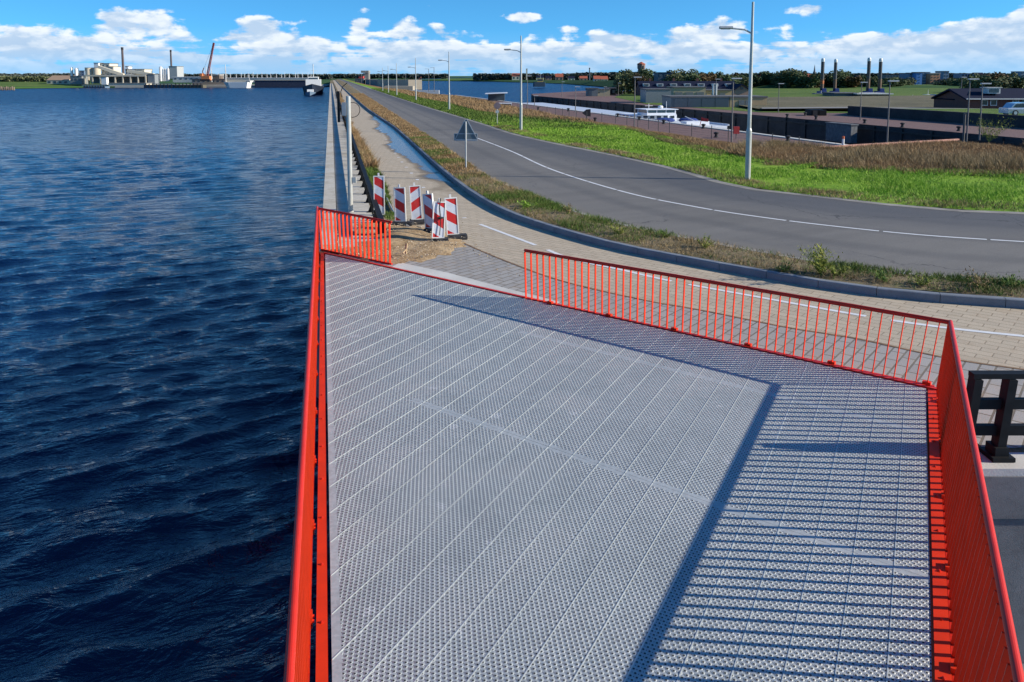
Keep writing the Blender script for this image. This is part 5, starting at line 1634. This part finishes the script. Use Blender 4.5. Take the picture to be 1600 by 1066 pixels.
# quay wall, deck
z0 = ZT(YI-8,138.5)
b = block('loading_quay', 'long beige stone quay front below the industrial plant', 'quay', 170, 229, 130.5, 138.3, YI-8, 10, BQ, roof=mat('quay_deck',(.3,.28,.24),.9))
b = block('quay_apron', 'low beige quay apron under the plant, behind the dark pontoon', 'quay', 128, 172, 133, 137.8, YI-5, 12, BQ)
struct(MB().prism([(XT(128,YI,0),YI-5),(XT(500,YI,0),YI+6),(XT(500,YI,0),YI+80),(XT(128,YI,0),YI+80)],-6,-2.35),'industrial_quay',mat('quay_deck',(.3,.28,.24),.9))
# open gallery
x0, x1 = XT(133,YI,0), XT(228,YI,0); zt, zb = ZT(YI,117.5), ZT(YI,131)
root = thing('loading_gallery', 'open steel and concrete gallery on columns along the quay', 'gallery', ((x0+x1)/2, YI, zb)); w = x1-x0; h = zt-zb
MB().box((0,4,h-.4),(w,9,1.1)).build('roof', BSI, root)
MB().box((0,8,h/2),(w,.6,h)).build('back_wall', GREYD, root)
for i in range(9): MB().box((-w/2+w*i/8,0,h/2),(.8,.8,h)).build('column', BSI, root)
# silos
for px0, px1, yt, lab in ((134,146,106.5,'left beige round silo of the plant'),(146,158,106.5,'right beige round silo of the plant')):
    r_ = (px1-px0)*M1/2; p = at((px0+px1)/2, 121, YI+16); h = ZT(YI+16, yt)-p.z
    root = thing('silo', lab, 'silo', p); MB().lathe((0,0,-2),[(r_,0),(r_,h+2)],20).build('shell', BSI, root)
    MB().lathe((0,0,h),[(r_*1.02,0),(r_*1.02,.3)],20).build('roof_rim', ROOFG, root)
block('plant_tower', 'cream process tower with a stepped top beside the silos', 'building', 159, 172, 99.5, 121, YI+18, 12, CREAM, [(2,3)])
block('plant_annex', 'lower cream block right of the process tower', 'building', 171, 178, 104.5, 121, YI+16, 10, CREAM, [(1,2)])
block('box_cabin', 'white box house on top of the silos', 'building', 147, 154, 98.8, 107, YI+16, 7, WPL)
def conveyor(a, b, label, name='conveyor'):
    o = a.copy(); root = thing(name, label, 'conveyor', o)
    MB().bar((0,0,0), b-a, 2.2, 1.9).build('gallery', CREAM, root)
    for k in (.25,.55,.85):
        q = (b-a)*k; MB().bar(q, Vector((q.x, q.y, ZT(a.y,121)-a.z)), .5, .5).build('trestle', BSI, root)
conveyor(at(155,104.5,YI+8), at(194,117.5,YI+8), 'long cream conveyor sloping down to the right from the silo top')
conveyor(at(200,111,YI+12), at(241,117,YI+12), 'second conveyor sloping down at the right of the white blocks')
block('white_plant_block', 'white block with a small turret right of the tall dark chimney', 'building', 196, 211, 108.5, 118, YI+14, 12, WPL, [(3,1)])
block('plant_turret', 'small white turret on the white block', 'building', 196, 201, 104, 109, YI+14, 5, WPL)
block('cream_shed', 'cream block at the right end of the plant', 'building', 212, 226, 108.5, 118, YI+14, 12, CREAM, [(3,1)])
block('screen_house', 'bright white square cabin on the quay before the gallery', 'cabin', 158.5, 166.5, 121, 131, YI-4, 3, WHITE)
block('grey_hopper', 'grey cladded hopper house at the right end of the gallery', 'building', 231, 242, 116.5, 129, YI, 7, GREYW)
for (px, w_, yt, yb, Y, lab) in ((193.5,3.4,74.5,118,YI+30,'tallest dark chimney behind the industrial plant'),(268.7,2.6,78.5,103,700,'slim dark chimney above the grey boiler house')):
    p = at(px, yb, Y); h = ZT(Y,yt)-p.z; r_ = w_*Y/F/2
    root = thing('factory_chimney', lab, 'chimney', p)
    MB().lathe((0,0,-3),[(r_*1.15,0),(r_*.9,h+3)],12).build('shaft', mat('chimney_brown',(.10,.075,.075),.8), root)
    MB().lathe((0,0,h),[(r_*1.1,-1.5),(r_*1.1,.2)],12).build('rim', DARK, root)
block('boiler_house', 'pale grey box building under the slim dark chimney', 'building', 264.5, 277, 104, 121, 695, 14, mat('light_grey_cladding',(.40,.41,.40),.7), [])
for i, (a, b_, yt) in enumerate(((249.5,254.5,105.5),(255,258,108.5),(258,261,108.5),(261.5,265,108))):
    p = at((a+b_)/2,122.5,YI+25); h = ZT(YI+25,yt)-p.z; r_ = (b_-a)*M1/2
    root = thing('white_silo', ('tallest white silo of the white silo group','second white silo, just right of the tallest','third white silo of the white silo group','rightmost white silo of the white silo group')[i], 'silo', p, 0, 'group of white silos')
    MB().lathe((0,0,-2),[(r_,0),(r_,h+2)],16).build('shell', WPL, root); MB().lathe((0,0,h),[(r_,0),(r_*.3,.8)],16).build('roof', WHITED, root)
# smaller plant at the left
block('left_plant', 'grey concrete works left of the beige silos', 'building', 110, 128, 119.5, 129, YI+6, 10, GREYW, [(3,1)])
for i, (a, b_, yt) in enumerate(((111,114.5,105.5),(117.5,123,106.5))):
    p = at((a+b_)/2,121,YI+10); h = ZT(YI+10,yt)-p.z; r_ = (b_-a)*M1/2
    root = thing('mixing_silo', ('slim white silo at the left end of the grey works','wider white silo with a domed top in the grey works')[i], 'silo', p)
    MB().lathe((0,0,-2),[(r_,0),(r_,h+1),(r_*.5,h+2)],14).build('shell', WPL, root); MB().box((r_,0,h*.5),(.4,.4,h)).build('ladder', GREYD, root)
block('works_tower', 'dark steel framed tower right of the white silos of the grey works', 'building', 124, 132, 111, 122, YI+12, 6, BLUEG, [(2,3)])
root, w, h, dp, hw = house('brown_hangar', 'low hangar with a brown roof on the green far bank', 'hangar', 73, 107, 118, 129.5, -2.0, 16, BSI, mat('brown_roof',(.36,.25,.16),.8), 'gable_x', rows=1, cols=4, ww=.5, wh=.4, Y=560, ridge=.5)
# pontoon and rubble
for (a, b_, yt, yb, lab, nm, m) in ((134,168,133,138.5,'dark pontoon with railings moored left of the stone quay','pontoon',BLUEG),(228,274,130.5,135.5,'dark blue quay wall right of the stone quay','dark_quay',BLUED),(275,320,129,138.3,'dark timber jetty before the crane','jetty',mat('jetty_wood',(.11,.10,.07),.9,var=.4))):
    z0 = ZT(YI-14,yb); xa = XT(a,YI-14,z0); xb = XT(b_,YI-14,z0); h = ZT(YI-14,yt)-z0
    root = thing(nm, lab, nm.replace('_',' '), ((xa+xb)/2,YI-14,z0)); w = xb-xa
    MB().box((0,0,h*.3-.5),(w,6,h*.6+1)).build('body', m, root)
    for i in range(8): MB().box((-w/2+w*(i+.5)/8,-3.1,h*.42-.4),(.5,.5,h+.6)).build('pile', DARK, root)
    MB().box((0,-2.8,h),(w,.15,.25)).build('handrail', GREYW, root)
# pilings at the very left
for i in range(8):
    p = G(1.5+i*2.9, 140.5+(i%2)*.6, WZ)
    r_ = bpy.data.objects.new('piling', MB().lathe((0,0,-1),[(.5,0),(.45,ZT(p.y,135.2+(i%3)*.8)-WZ+1)],8).mesh('piling', mat('old_piling',(.22,.17,.12),.9))); C.objects.link(r_); r_.location = p
    tag(r_, 'weathered timber piling in the water at the left edge', 'piling', 'row of timber pilings at the left edge')
# crawler crane
p = at(323,126,YI+2)
root = thing('crawler_crane', 'orange crane with a long dark red lattice boom on the far quay', 'crane', p)
MB().box((0,0,1.6),(5.5,5,2.8)).box((-3.0,0,3.6),(1.6,4,2.4)).build('cab', mat('crane_orange',(.55,.20,.07),.6), root)
MB().box((0,-2.4,.3),(6.5,1.2,1.3)).box((0,2.4,.3),(6.5,1.2,1.3)).build('track', DARK, root)
tip = at(336.5,67,YI+2)-p; ft = Vector((.6,0,3))
mb = MB(); N = 26; s_ = .55
ds = (tip-ft).normalized(); pr_ = ds.cross(Vector((0,1,0))).normalized()*s_; pq = Vector((0,1,0))*s_
cr = [pr_+pq, pr_-pq, -pr_-pq, -pr_+pq]
for c in cr: mb.bar(ft+c, tip+c*.5, .28, .28)
for i in range(N):
    a = ft.lerp(tip, i/N); b_ = ft.lerp(tip, (i+1)/N)
    for j in range(4): mb.bar(a+cr[j], b_+cr[(j+1)%4], .16, .16)
mb.build('boom', mat('boom_red',(.26,.07,.06),.6), root)
MB().path([Vector((-2,0,4)), at(317,112,YI+2)-p, at(319.5,106,YI+2)-p], .30, 6).build('gantry', mat('crane_orange',(.5,.2,.1),.6), root)
MB().tube(at(319,108,YI+2)-p, tip, .06, n=5).build('stay', DARK, root)
# white ship and far ones
def bigship(name, label, px0, px1, yt, yb, Y, m, sup, suppx, supt):
    z = WZ; p0_ = Vector((XT(px0,Y,z),Y,z)); xb = XT(px1,Y,z); w = xb-p0_.x; h = ZT(Y,yt)-z
    root = thing(name, label, 'ship', ((p0_.x+xb)/2, Y, z))
    vs = [(-w/2+1,0,-.5),(-w/2+4,-4,-.5),(w/2-2,-4,-.5),(w/2-1,0,-.5),(w/2-2,4,-.5),(-w/2+4,4,-.5)]
    vt = [(-w/2-1.5,0,h*1.06),(-w/2+3,-4.5,h),(w/2-1,-4.5,h),(w/2,0,h),(w/2-1,4.5,h),(-w/2+3,4.5,h)]
    n=6; mb = MB().add(vs+vt,[tuple(range(n))[::-1],tuple(range(n,2*n))]+[(i,(i+1)%n,n+(i+1)%n,n+i) for i in range(n)])
    mb.build('hull', m, root)
    xs_ = XT(suppx,Y,z)-(p0_.x+xb)/2; hs = ZT(Y,supt)-z
    MB().box((xs_,0,(h+hs)/2),(w*.16,6,hs-h)).box((xs_,0,hs-.2),(w*.19,7,.4)).build('superstructure', sup, root)
    MB().box((xs_,-3.03,h+(hs-h)*.7),(w*.13,.06,.8)).build('bridge_windows', GLASS, root)
    MB().tube((xs_,0,hs),(xs_,0,hs+4),.15,n=6).build('mast', WHITED, root)
    return root
bigship('white_ship', 'white ship hull lying at the quay in front of the crane', 353, 393, 128.5, 137.6, YI-18, WPL, WHITED, 390, 126)
# tall masts and yachts
for px, yt, lab in ((353,101,'tall white mast just left of the white ship'),(331,107,'white mast beside the crane'),(322.5,104,'thin pale mast left of the crane boom')):
    p = at(px,126,YI+4); h = ZT(YI+4,yt)-p.z
    root = thing('tall_mast', lab, 'mast', p); MB().tube((0,0,-1),(0,0,h),.35,.2,n=8).build('pole', WHITED, root); MB().box((0,0,h*.6),(1.6,.2,.2)).build('crosstree', WHITED, root)
for i in range(22):
    px = 341 + i*7.0 + rnd.uniform(-2,2); p = at(px,125,YI+14); h = ZT(YI+14,114+rnd.uniform(-1.5,1.5))-p.z
    r_ = bpy.data.objects.new('yacht_mast', MB().tube((0,0,-1),(0,0,h),.22,.12,n=6).bar((-.9,0,h*.6),(.9,0,h*.6),.1,.1).mesh('yacht_mast', WHITED)); C.objects.link(r_); r_.location = p
    tag(r_, 'thin white mast in the row above the long pale roof', 'mast', 'row of thin masts above the dark quay')
block('long_pale_shed', 'long pale roofed shed behind the dark quay wall', 'shed', 352, 482, 122.3, 127, YI+10, 10, CREAM, [], WPL)
root,w,h = block('dark_quay_wall', 'long dark quay wall closing the basin, with a small white buoy mark', 'quay wall', 398, 497, 126.3, 134.4, YI+2, 8, mat('navy_wall',(.03,.04,.07),.8,var=.3))
block('pale_sheds', 'low white industrial roofs between the white silos and the crane', 'shed', 270, 320, 120.8, 126, YI+20, 20, mat('pale_green_roof',(.46,.52,.48),.7), [(6,1)], WPL)
block('low_store', 'brownish low store behind the jetty', 'shed', 300, 352, 124, 130, YI+8, 12, mat('mixed_brown',(.25,.21,.17),.85,var=.3), [(7,1)])
block('rubble_store', 'round topped brown store right of the crane', 'shed', 332, 343, 117.5, 126, YI+12, 8, mat('store_brown',(.17,.13,.10),.9), [], WPL)
# ship moored at the dam, bow towards the camera
pY = 330; x = XT(506, pY, 0) ; z = WZ
p = quay((pY-q0.y)/DIR.y, -7.0, WZ)
root = thing('moored_ship', 'dark hulled ship with white upperworks moored at the far end of the dam', 'ship', p, math.atan2(DIR.y,DIR.x)-math.pi/2)
k=1.0
vs=[(0,-2,0),(-3.6,8,0),(-3.6,60,0),(3.6,60,0),(3.6,8,0)]; vt=[(0,-4.5,4.6),(-4.2,6,3.4),(-4.2,60,3.0),(4.2,60,3.0),(4.2,6,3.4)]
mb=MB().add(vs+vt,[tuple(range(5))[::-1],tuple(range(5,10))]+[(i,(i+1)%5,5+(i+1)%5,5+i) for i in range(5)]); recalc(mb.build('hull', mat('ship_navy',(.02,.03,.05),.5), root))
MB().box((0,26,4.6),(6.4,12,3.4)).box((0,25,6.6),(4.6,6,1.6)).build('superstructure', WPL, root)
MB().box((0,21.95,6.7),(4.0,.1,.7)).build('bridge_windows', GLASS, root)
MB().tube((0,24,7),(0,24,13),.15).bar((-1.5,24,10),(1.5,24,10),.12,.12).build('mast', WHITED, root)
r2 = thing('small_launch', 'small pale launch moored in front of the dark hulled ship', 'boat', p - DIR*20 - SIDE*.5, math.atan2(DIR.y,DIR.x)-math.pi/2)
vs=[(0,-1,0),(-1.6,3,0),(-1.6,12,0),(1.6,12,0),(1.6,3,0)]; vt=[(0,-2,1.9),(-2,3,1.5),(-2,12,1.3),(2,12,1.3),(2,3,1.5)]
mb=MB().add(vs+vt,[tuple(range(5))[::-1],tuple(range(5,10))]+[(i,(i+1)%5,5+(i+1)%5,5+i) for i in range(5)]); recalc(mb.build('hull', BLUEG, r2))
MB().box((0,7,1.9),(2.4,4,1.2)).build('cabin', WPL, r2)

# ---------------------------------------------------------------- control building and long beige wall on the dam
Yc = 560
p = Vector((XT(573,Yc,0), Yc, -1.0))
root = thing('control_tower', 'concrete control tower with an overhanging top beside the road', 'control tower', p)
h = ZT(Yc,110.5)+1.0; w = (577.5-567)*Yc/F
MB().box((.5,0,h*.5),(w*.62,5,h)).build('shaft', mat('tower_concrete',(.30,.28,.23),.85), root)
MB().prism([(-w*.72,-3),(w*.42,-3),(w*.42,3),(-w*.72,3)], h*.82, h).build('head', mat('tower_concrete',(.30,.28,.23),.85), root)
MB().box((-w*.2,-3.05,h*.72),(w*.5,.2,h*.12)).build('window_band', GLASS, root)
def wallrun(px0, yb0, px1, yb1, z, ztop_y0, ztop_y1, th, name, label, cat, m, Y0=None, Y1=None):
    a, b_ = G(px0,yb0,z), G(px1,yb1,z)
    ha, hb = ZT(a.y,ztop_y0)-z, ZT(b_.y,ztop_y1)-z
    o = a.copy(); d_ = (b_-a); n_ = Vector((-d_.y,d_.x,0)).normalized()*th
    vs = [(0,0,-1),tuple(d_+Vector((0,0,-1))),tuple(d_+n_+Vector((0,0,-1))),tuple(n_+Vector((0,0,-1))),(0,0,ha),tuple(d_+Vector((0,0,hb))),tuple(d_+n_+Vector((0,0,hb))),tuple(n_+Vector((0,0,ha)))]
    ob = MB().add(vs,[(3,2,1,0),(4,5,6,7),(0,1,5,4),(1,2,6,5),(2,3,7,6),(3,0,4,7)]).build(name, m); recalc(ob); ob.location = o
    return tag(ob, label, cat)
SANDW = mat('sandy_concrete', (.40,.34,.25), .85, var=.12, dirt=.3)
wallrun(590,134,638,136.5,-.5,124.5,124.8,6,'lock_head_wall','long sandy concrete wall of the lock head beyond the grass bank','wall',SANDW)
wallrun(600,141,645,141,-.8,134.5,134.8,6,'lock_head_building','lower sandy concrete block in front of the long lock head wall','building',SANDW)
wallrun(566,128,590,133,-.3,124,125,6,'side_wall','grey side wall between the control tower and the sandy wall','wall',CONCG)
wallrun(637,143.8,686,143.8,-1.0,141.2,141.2,1.5,'white_footbridge','long white railing of the footbridge across the lock','footbridge',WHITED)
for px, yb_, yt_, lab in ((655,140,122,'thick dark dolphin post in the canal, left one'),(657.5,140,120,'taller dark dolphin post with a red top in the canal')):
    p = G(px,yb_,-2.0); hh = ZT(p.y,yt_)+2.0
    root = thing('dolphin_post', lab, 'mooring post', p); MB().tube((0,0,-2),(0,0,hh-.6),.35).build('pile', DARK, root); MB().tube((0,0,hh-.6),(0,0,hh),.37).build('band', BRICK, root)
block('lock_office', 'low grey building under the red container beside the control tower', 'building', 555, 568.5, 123.2, 130, 548, 7, CONCG, [(4,1)])
root,w,h = block('red_container', 'red container on the roof beside the control tower', 'container', 560.5, 567.5, 119, 122.6, 549, 4, mat('cont_red',(.55,.06,.05),.6))
sl = [(670,144,108,'farther lamp in the lock area, left of its twin'),(678.5,144,106,'farther lamp in the lock area, right of its twin'),(634,136,117,'small lamp in front of the canal by the sandy wall'),(571,134,111,'thin lamp left of the control tower'),(578,136,113,'thin lamp right before the control tower'),
 (565,132,115,'thin lamp over the red container'),(688,104,None,None)]
for a in sl[:-1]:
    quay_lamp(a[0], a[1], a[2], -.6, a[3], w=.11, arm=1.4, sgn=-1)
# dark covered jetty at the end of the lock
p = G(768,155,QZ)
root = thing('covered_jetty', 'white roofed dark shed at the left end of the lock chamber', 'shed', G(776,157,QZ))
MB().box((0,0,.75),(3.6,6,1.5)).build('body', BLUED, root); MB().bar((-2.4,-3,1.55),(2.4,-3,1.75),6.5,.14).build('roof', WHITE, root)
root = thing('glazed_shelter', 'small glazed shelter behind the wire fence', 'shelter', G(789,172,QZ))
MB().box((0,0,.5),(2.0,2,1.0)).build('panes', GLASS, root); MB().box((0,0,1.06),(2.2,2.2,.1)).build('roof', WHITE, root)
for x in (-1,1): MB().box((x,-1,.5),(.1,.1,1.0)).build('post', WHITE, root)

# ---------------------------------------------------------------- grass and weeds (real blades)
def blades(name, pts_fn, n, hmin, hmax, wdt, m, seed, label=None, cat='grass', lean=.5, per=3):
    r = np.random.RandomState(seed)
    V = np.zeros((n*per*3, 3)); F_ = np.arange(n*per*3).reshape(-1, 3)
    P = pts_fn(r, n)                                   # n x 3 positions (+ height factor in column 3)
    k = 0
    P = np.repeat(P, per, axis=0); N_ = len(P)
    P[:, :2] += r.normal(0, wdt*2.2, (N_, 2))
    h = r.uniform(hmin, hmax, N_)*P[:, 3]
    th = r.uniform(0, 6.283, N_); w = wdt*r.uniform(.6, 1.3, N_)*np.maximum(1, P[:, 1]/30)
    dx, dy = np.cos(th)*w, np.sin(th)*w
    lx, ly = r.normal(0, lean, N_)*h, r.normal(0, lean, N_)*h
    V[0::3] = np.stack([P[:,0]-dx, P[:,1]-dy, P[:,2]], 1)
    V[1::3] = np.stack([P[:,0]+dx, P[:,1]+dy, P[:,2]], 1)
    V[2::3] = np.stack([P[:,0]+lx, P[:,1]+ly, P[:,2]+h], 1)
    me = bpy.data.meshes.new(name)
    me.vertices.add(len(V)); me.vertices.foreach_set('co', V.ravel())
    me.loops.add(F_.size); me.loops.foreach_set('vertex_index', F_.ravel())
    me.polygons.add(len(F_)); me.polygons.foreach_set('loop_start', np.arange(0, F_.size, 3)); me.polygons.foreach_set('loop_total', np.full(len(F_), 3))
    me.update(calc_edges=True); me.materials.append(m)
    ob = bpy.data.objects.new(name, me); C.objects.link(ob)
    return tag(ob, label, cat, kind='stuff')
def patch_noise(x, y, s, ph=0):
    return (np.sin(x*s+ph)+np.sin(y*s*1.3+ph*2+np.sin(x*s*.7))+np.sin((x+y)*s*.8+ph*3)+np.sin((x-y)*s*1.9+ph))/4
def between(A, B, z, ymax, thr=-9, s=.9, ph=0, hvar=0, power=1.0, lo=0.0, hi=1.0):
    A_ = np.array([tuple(p) for p in resample(A, 400) if p.y < ymax]); 
    def fn(r, n):
        out = []
        need = n
        while need > 0:
            i = r.randint(0, len(A_)-1, need*3); f = r.random_sample(need*3)
            a = A_[i]*(1-f)[:, None] + A_[i+1]*f[:, None]
            b = Bn[i]*(1-f)[:, None] + Bn[i+1]*f[:, None]
            u = (lo + (hi-lo)*r.random_sample(need*3)**power)[:, None]
            p = a*(1-u)+b*u
            pn = patch_noise(p[:,0], p[:,1], s, ph)
            # thin out with distance from the bridge where blades are too small to matter
            keep = (pn > thr + r.normal(0,.28,len(pn)))
            p = p[keep][:need]; pn = pn[keep][:need]
            hf = 1 + hvar*pn
            if z is not None: p[:, 2] = z
            out.append(np.column_stack([p, hf])); need -= len(p)
        return np.concatenate(out)[:n]
    Bl = resample(B, 600)
    Bn = np.array([tuple(nearest_on(Bl, Vector(q))) for q in A_])
    return fn
def bladem(name, cols):
    m, t, b, g = newmat(name)
    n = t.noise(g, .9, 3, .6); f = t.noise(g, 14, 2, .6)
    k = t.math('ADD', t.math('MULTIPLY', n, .45), t.math('MULTIPLY', f, .55))
    t.l.new(t.ramp(k, [(.36+.28*i/(len(cols)-1), c) for i, c in enumerate(cols)]), b.inputs['Base Color'])
    b.inputs['Roughness'].default_value = .7; b.inputs['Specular IOR Level'].default_value = .2
    return m
BG = bladem('verge_blades_green', [(.05,.10,.015),(.10,.17,.025),(.19,.20,.05)])
BY = bladem('verge_blades_dry', [(.20,.14,.06),(.32,.23,.11),(.40,.31,.17)])
BM = bladem('olive_straw_blades', [(.11,.14,.03),(.20,.20,.06),(.27,.19,.09),(.20,.13,.05)])
BL = bladem('lush_blades', [(.13,.21,.03),(.21,.38,.03),(.33,.50,.06),(.34,.34,.12)])
BR = bladem('brown_blades', [(.19,.105,.045),(.29,.175,.08),(.38,.26,.13),(.31,.23,.10)])
vin, vout = vi, vo
blades('verge_weeds', between(vo, vi, .17, 60, .12, .9, 0, .4), 26000, .03, .13, .007, BG, 1, 'patches of green weeds on the verge between cycle path and road', 'weeds')
blades('verge_straw', between(vo, vi, .17, 60, -.05, 1.1, 2, .3), 16000, .03, .12, .006, BY, 2, 'dry straw on the verge between cycle path and road', 'dry grass')
blades('verge_reeds', between([p for p in vo if p.y > 33], vi, .17, 190, -.6, .5, 1, .4), 20000, .06, .20, .011, BR, 3, 'tall reddish brown grass on the narrow verge farther along the road', 'tall grass')
blades('field_grass', between(rfo, gt, .14, 75, -.30, .8, 1, .7), 62000, .03, .15, .010, BL, 4, 'bright green grass between the road and the dry bank', 'grass')
bx = [i for i, p in enumerate(gt) if p.x > 12 and p.y < 60]
gt_r, gt_l = gt[bx[0]:], gt[:bx[0]+1]
gt_r = [p for p in gt_r if p.x < 45]
blades('bank_reeds', between(gt_l, bt, None, 90, -.9, .35, 3, .5, lo=.05, hi=1.03), 34000, .10, .30, .011, BR, 16, 'thin band of rusty brown grass on the bank along the wire fence', 'tall grass')
blades('bank_mixed_grass', between(gt_l, bt, None, 90, -.9, .35, 3, .45, lo=-.35, hi=.4), 24000, .05, .20, .011, BM, 15, 'short olive and straw coloured grass on the bank left of the nearest street lamp', 'grass')
blades('bank_grass', between(gt_r, bt, None, 80, -.9, .35, 3, .6, lo=-.10, hi=1.03), 60000, .12, .36, .013, BR, 5, 'tall dry brown grass on the bank in front of the lock quay', 'tall grass')
blades('field_weeds', between(rfo, gt, .14, 70, .30, .45, 6, .6), 3500, .05, .15, .009, BG, 17, 'darker coarse weeds scattered in the bright green grass', 'weeds')
blades('field_straw', between(rfo, gt, .14, 70, .0, .6, 9, .6, hi=.16), 9000, .04, .16, .008, BY, 18, 'dry stems and pale weeds in the grass beside the road edge', 'dry grass')
def field_fn(r, n):
    px = r.uniform(1195, 1640, n*2)
    top = np.where(px < 1497, 237 - (px-1200)*17/297, 221 + (px-1497)*11/103)
    py = top + 1.5 + r.random_sample(n*2)*(262-top)
    q = np.array([tuple(G(a, b, -.28 + .2*min(1, max(0, (b-t)/(262-t))))) for a, b, t in zip(px, py, top)])
    pn = patch_noise(q[:,0], q[:,1], .5, 2)
    return np.column_stack([q, 1+.5*pn])[:n]
blades('field_reeds', field_fn, 26000, .08, .30, .009, BR, 21, 'rusty brown grass filling the field below the pinkish kerb', 'tall grass')
blades('bank_straw', between(gt_r, bt, None, 80, .0, .35, 5, .45), 16000, .25, .70, .012, BY, 6, 'pale straw patches in the dry bank', 'tall grass')
blades('far_bank_grass', between([p for p in gt if p.y > 75], bt, None, 260, -.9, .15, 3, .4), 20000, .25, .6, .016, BR, 7, 'dry grass along the far part of the bank', 'tall grass')
blades('edge_grass', between([p for p in rfo if p.y > 60], gt, .14, 260, -.9, .15, 2, .4), 16000, .1, .3, .014, BG, 8, 'green grass along the far part of the road', 'grass')
# strip between guardrail and cycle path
gl = [gp(d, .35, .01) for d in range(2, 200, 2)]; glr = [nearest_on(path_left, p) for p in gl]
blades('guardrail_weeds', between([gp(d, .3, .01) for d in range(3, 60, 1)], resample(path_left, 500), .01, 60, -.2, .8, 1, .4), 7000, .06, .2, .008, BG, 9, 'green weeds between the guardrail and the cycle path', 'weeds')
blades('guardrail_reeds', between([gp(d, .3, .01) for d in range(17, 180, 2)], resample(path_left, 500), .01, 190, -.5, .4, 4, .4), 9000, .15, .5, .012, BR, 10, 'brown grass between the guardrail and the cycle path farther away', 'tall grass')

# single weed plants
def plant(px, py, z, w, h, label, m, seed, n=260, stems=9):
    p = G(px, py, z); r = random.Random(seed)
    root = thing('weed_plant', label, 'plant', p, 0, 'single weeds on the verge')
    mb = MB(); st = MB()
    for i in range(stems):
        a = r.uniform(0,6.28); e = Vector((math.cos(a)*w*r.uniform(.3,1)*.5, math.sin(a)*w*r.uniform(.3,1)*.5, h*r.uniform(.55,1)))
        st.tube((0,0,0), e, .008, .004, n=5)
        for j in range(n//stems):
            t = r.uniform(.25,1.05); c = e*t + Vector((r.gauss(0,.04*w),r.gauss(0,.04*w),r.gauss(0,.03)))
            R_ = Matrix.Rotation(r.uniform(0,6.28),3,'Z') @ Matrix.Rotation(r.uniform(-.9,.9),3,'X'); s = r.uniform(.02,.05)*(w/.7)**.5
            mb.add([c+R_@Vector((-s*.35,0,0)), c+R_@Vector((s*.35,0,0)), c+R_@Vector((0,s*1.8,s*.6))],[(0,1,2)])
    mb.build('leaves', m, root); st.build('stems', BG, root)
BYG = bladem('yellow_green_leaves', [(.10,.14,.02),(.22,.25,.04),(.36,.34,.07)])
for a in [(1283,430,.16,1.0,.62,'largest bushy yellow green weed, near the middle of the kerb',BYG,1,700,16),(1305,432,.16,.6,.28,'low yellow weed just right of the largest bush',BYG,2),(1385,440,.16,.8,.22,'flat green weed on the verge before the fourth kerb joint',BG,3),
 (1440,447,.16,.7,.24,'yellow green clump between two flat weeds',BYG,4),(1530,452,.16,.8,.38,'straw coloured clump near the right end of the verge',BY,5),(1580,450,.16,.8,.26,'green weed at the right edge of the verge',BG,6),(1098,390,.16,.7,.35,'upright weed above the bend of the kerb',BYG,7),
 (887,335,.16,.5,.34,'thin straw weed left on the pale dry stretch',BY,8),(1040,372,.16,.5,.2,'small green weed by the road edge',BG,9),(968,367,.16,.6,.25,'dry green tuft in the middle of the pale verge',BYG,10),(826,325,.16,.9,.2,'bright green flat weed near the sign end of the verge',BL,11),(1228,425,.16,.6,.16,'small green weed left of the largest bush',BG,12)]:
    plant(*a)
plant(1545, 222, -.5, 3.2, 1.9, 'leafy shrub among the lamp posts at the edge of the dry field', BYG, 30, 900, 20)

# ---------------------------------------------------------------- grit, pebbles and leaf litter
def grit(name, poly_pts, n, smin, smax, m, seed, label, z=.02):
    r = random.Random(seed); mb = MB()
    for i in range(n):
        a, b, c = r.sample(poly_pts, 3)
        u, v = r.random(), r.random()
        if u+v > 1: u, v = 1-u, 1-v
        p = a + (b-a)*u + (c-a)*v
        s = r.uniform(smin, smax)*(1 if r.random() < .93 else 1.8)
        q = Vector((p.x, p.y, z + s*.2))
        t = r.uniform(0, 6.28)
        vs = [q + Vector((math.cos(t+k*2.094)*s, math.sin(t+k*2.094)*s*.8, -s*.4)) for k in range(3)] + [q + Vector((r.uniform(-.3,.3)*s, 0, s*.5))]
        mb.add(vs, [(0,2,1),(0,1,3),(1,2,3),(2,0,3)])
    return tag(mb.build(name, m, origin=mb.v[0]), label, 'gravel', kind='stuff')
grit('sand_pebbles', sp, 1500, .008, .022, mat('pebbles', (.46,.38,.27), .9, var=.5, scale=30), 3, 'small pebbles and clods scattered over the loose sand', .10)
grit('scattered_grit', [G(600,350), G(740,385), G(760,400), G(860,440), G(700,415), G(720,350), G(650,300)], 700, .006, .016, mat('grit', (.36,.27,.16), .9, var=.5, scale=30), 4, 'sandy grit scattered over the pavers around the barrier boards', .012)
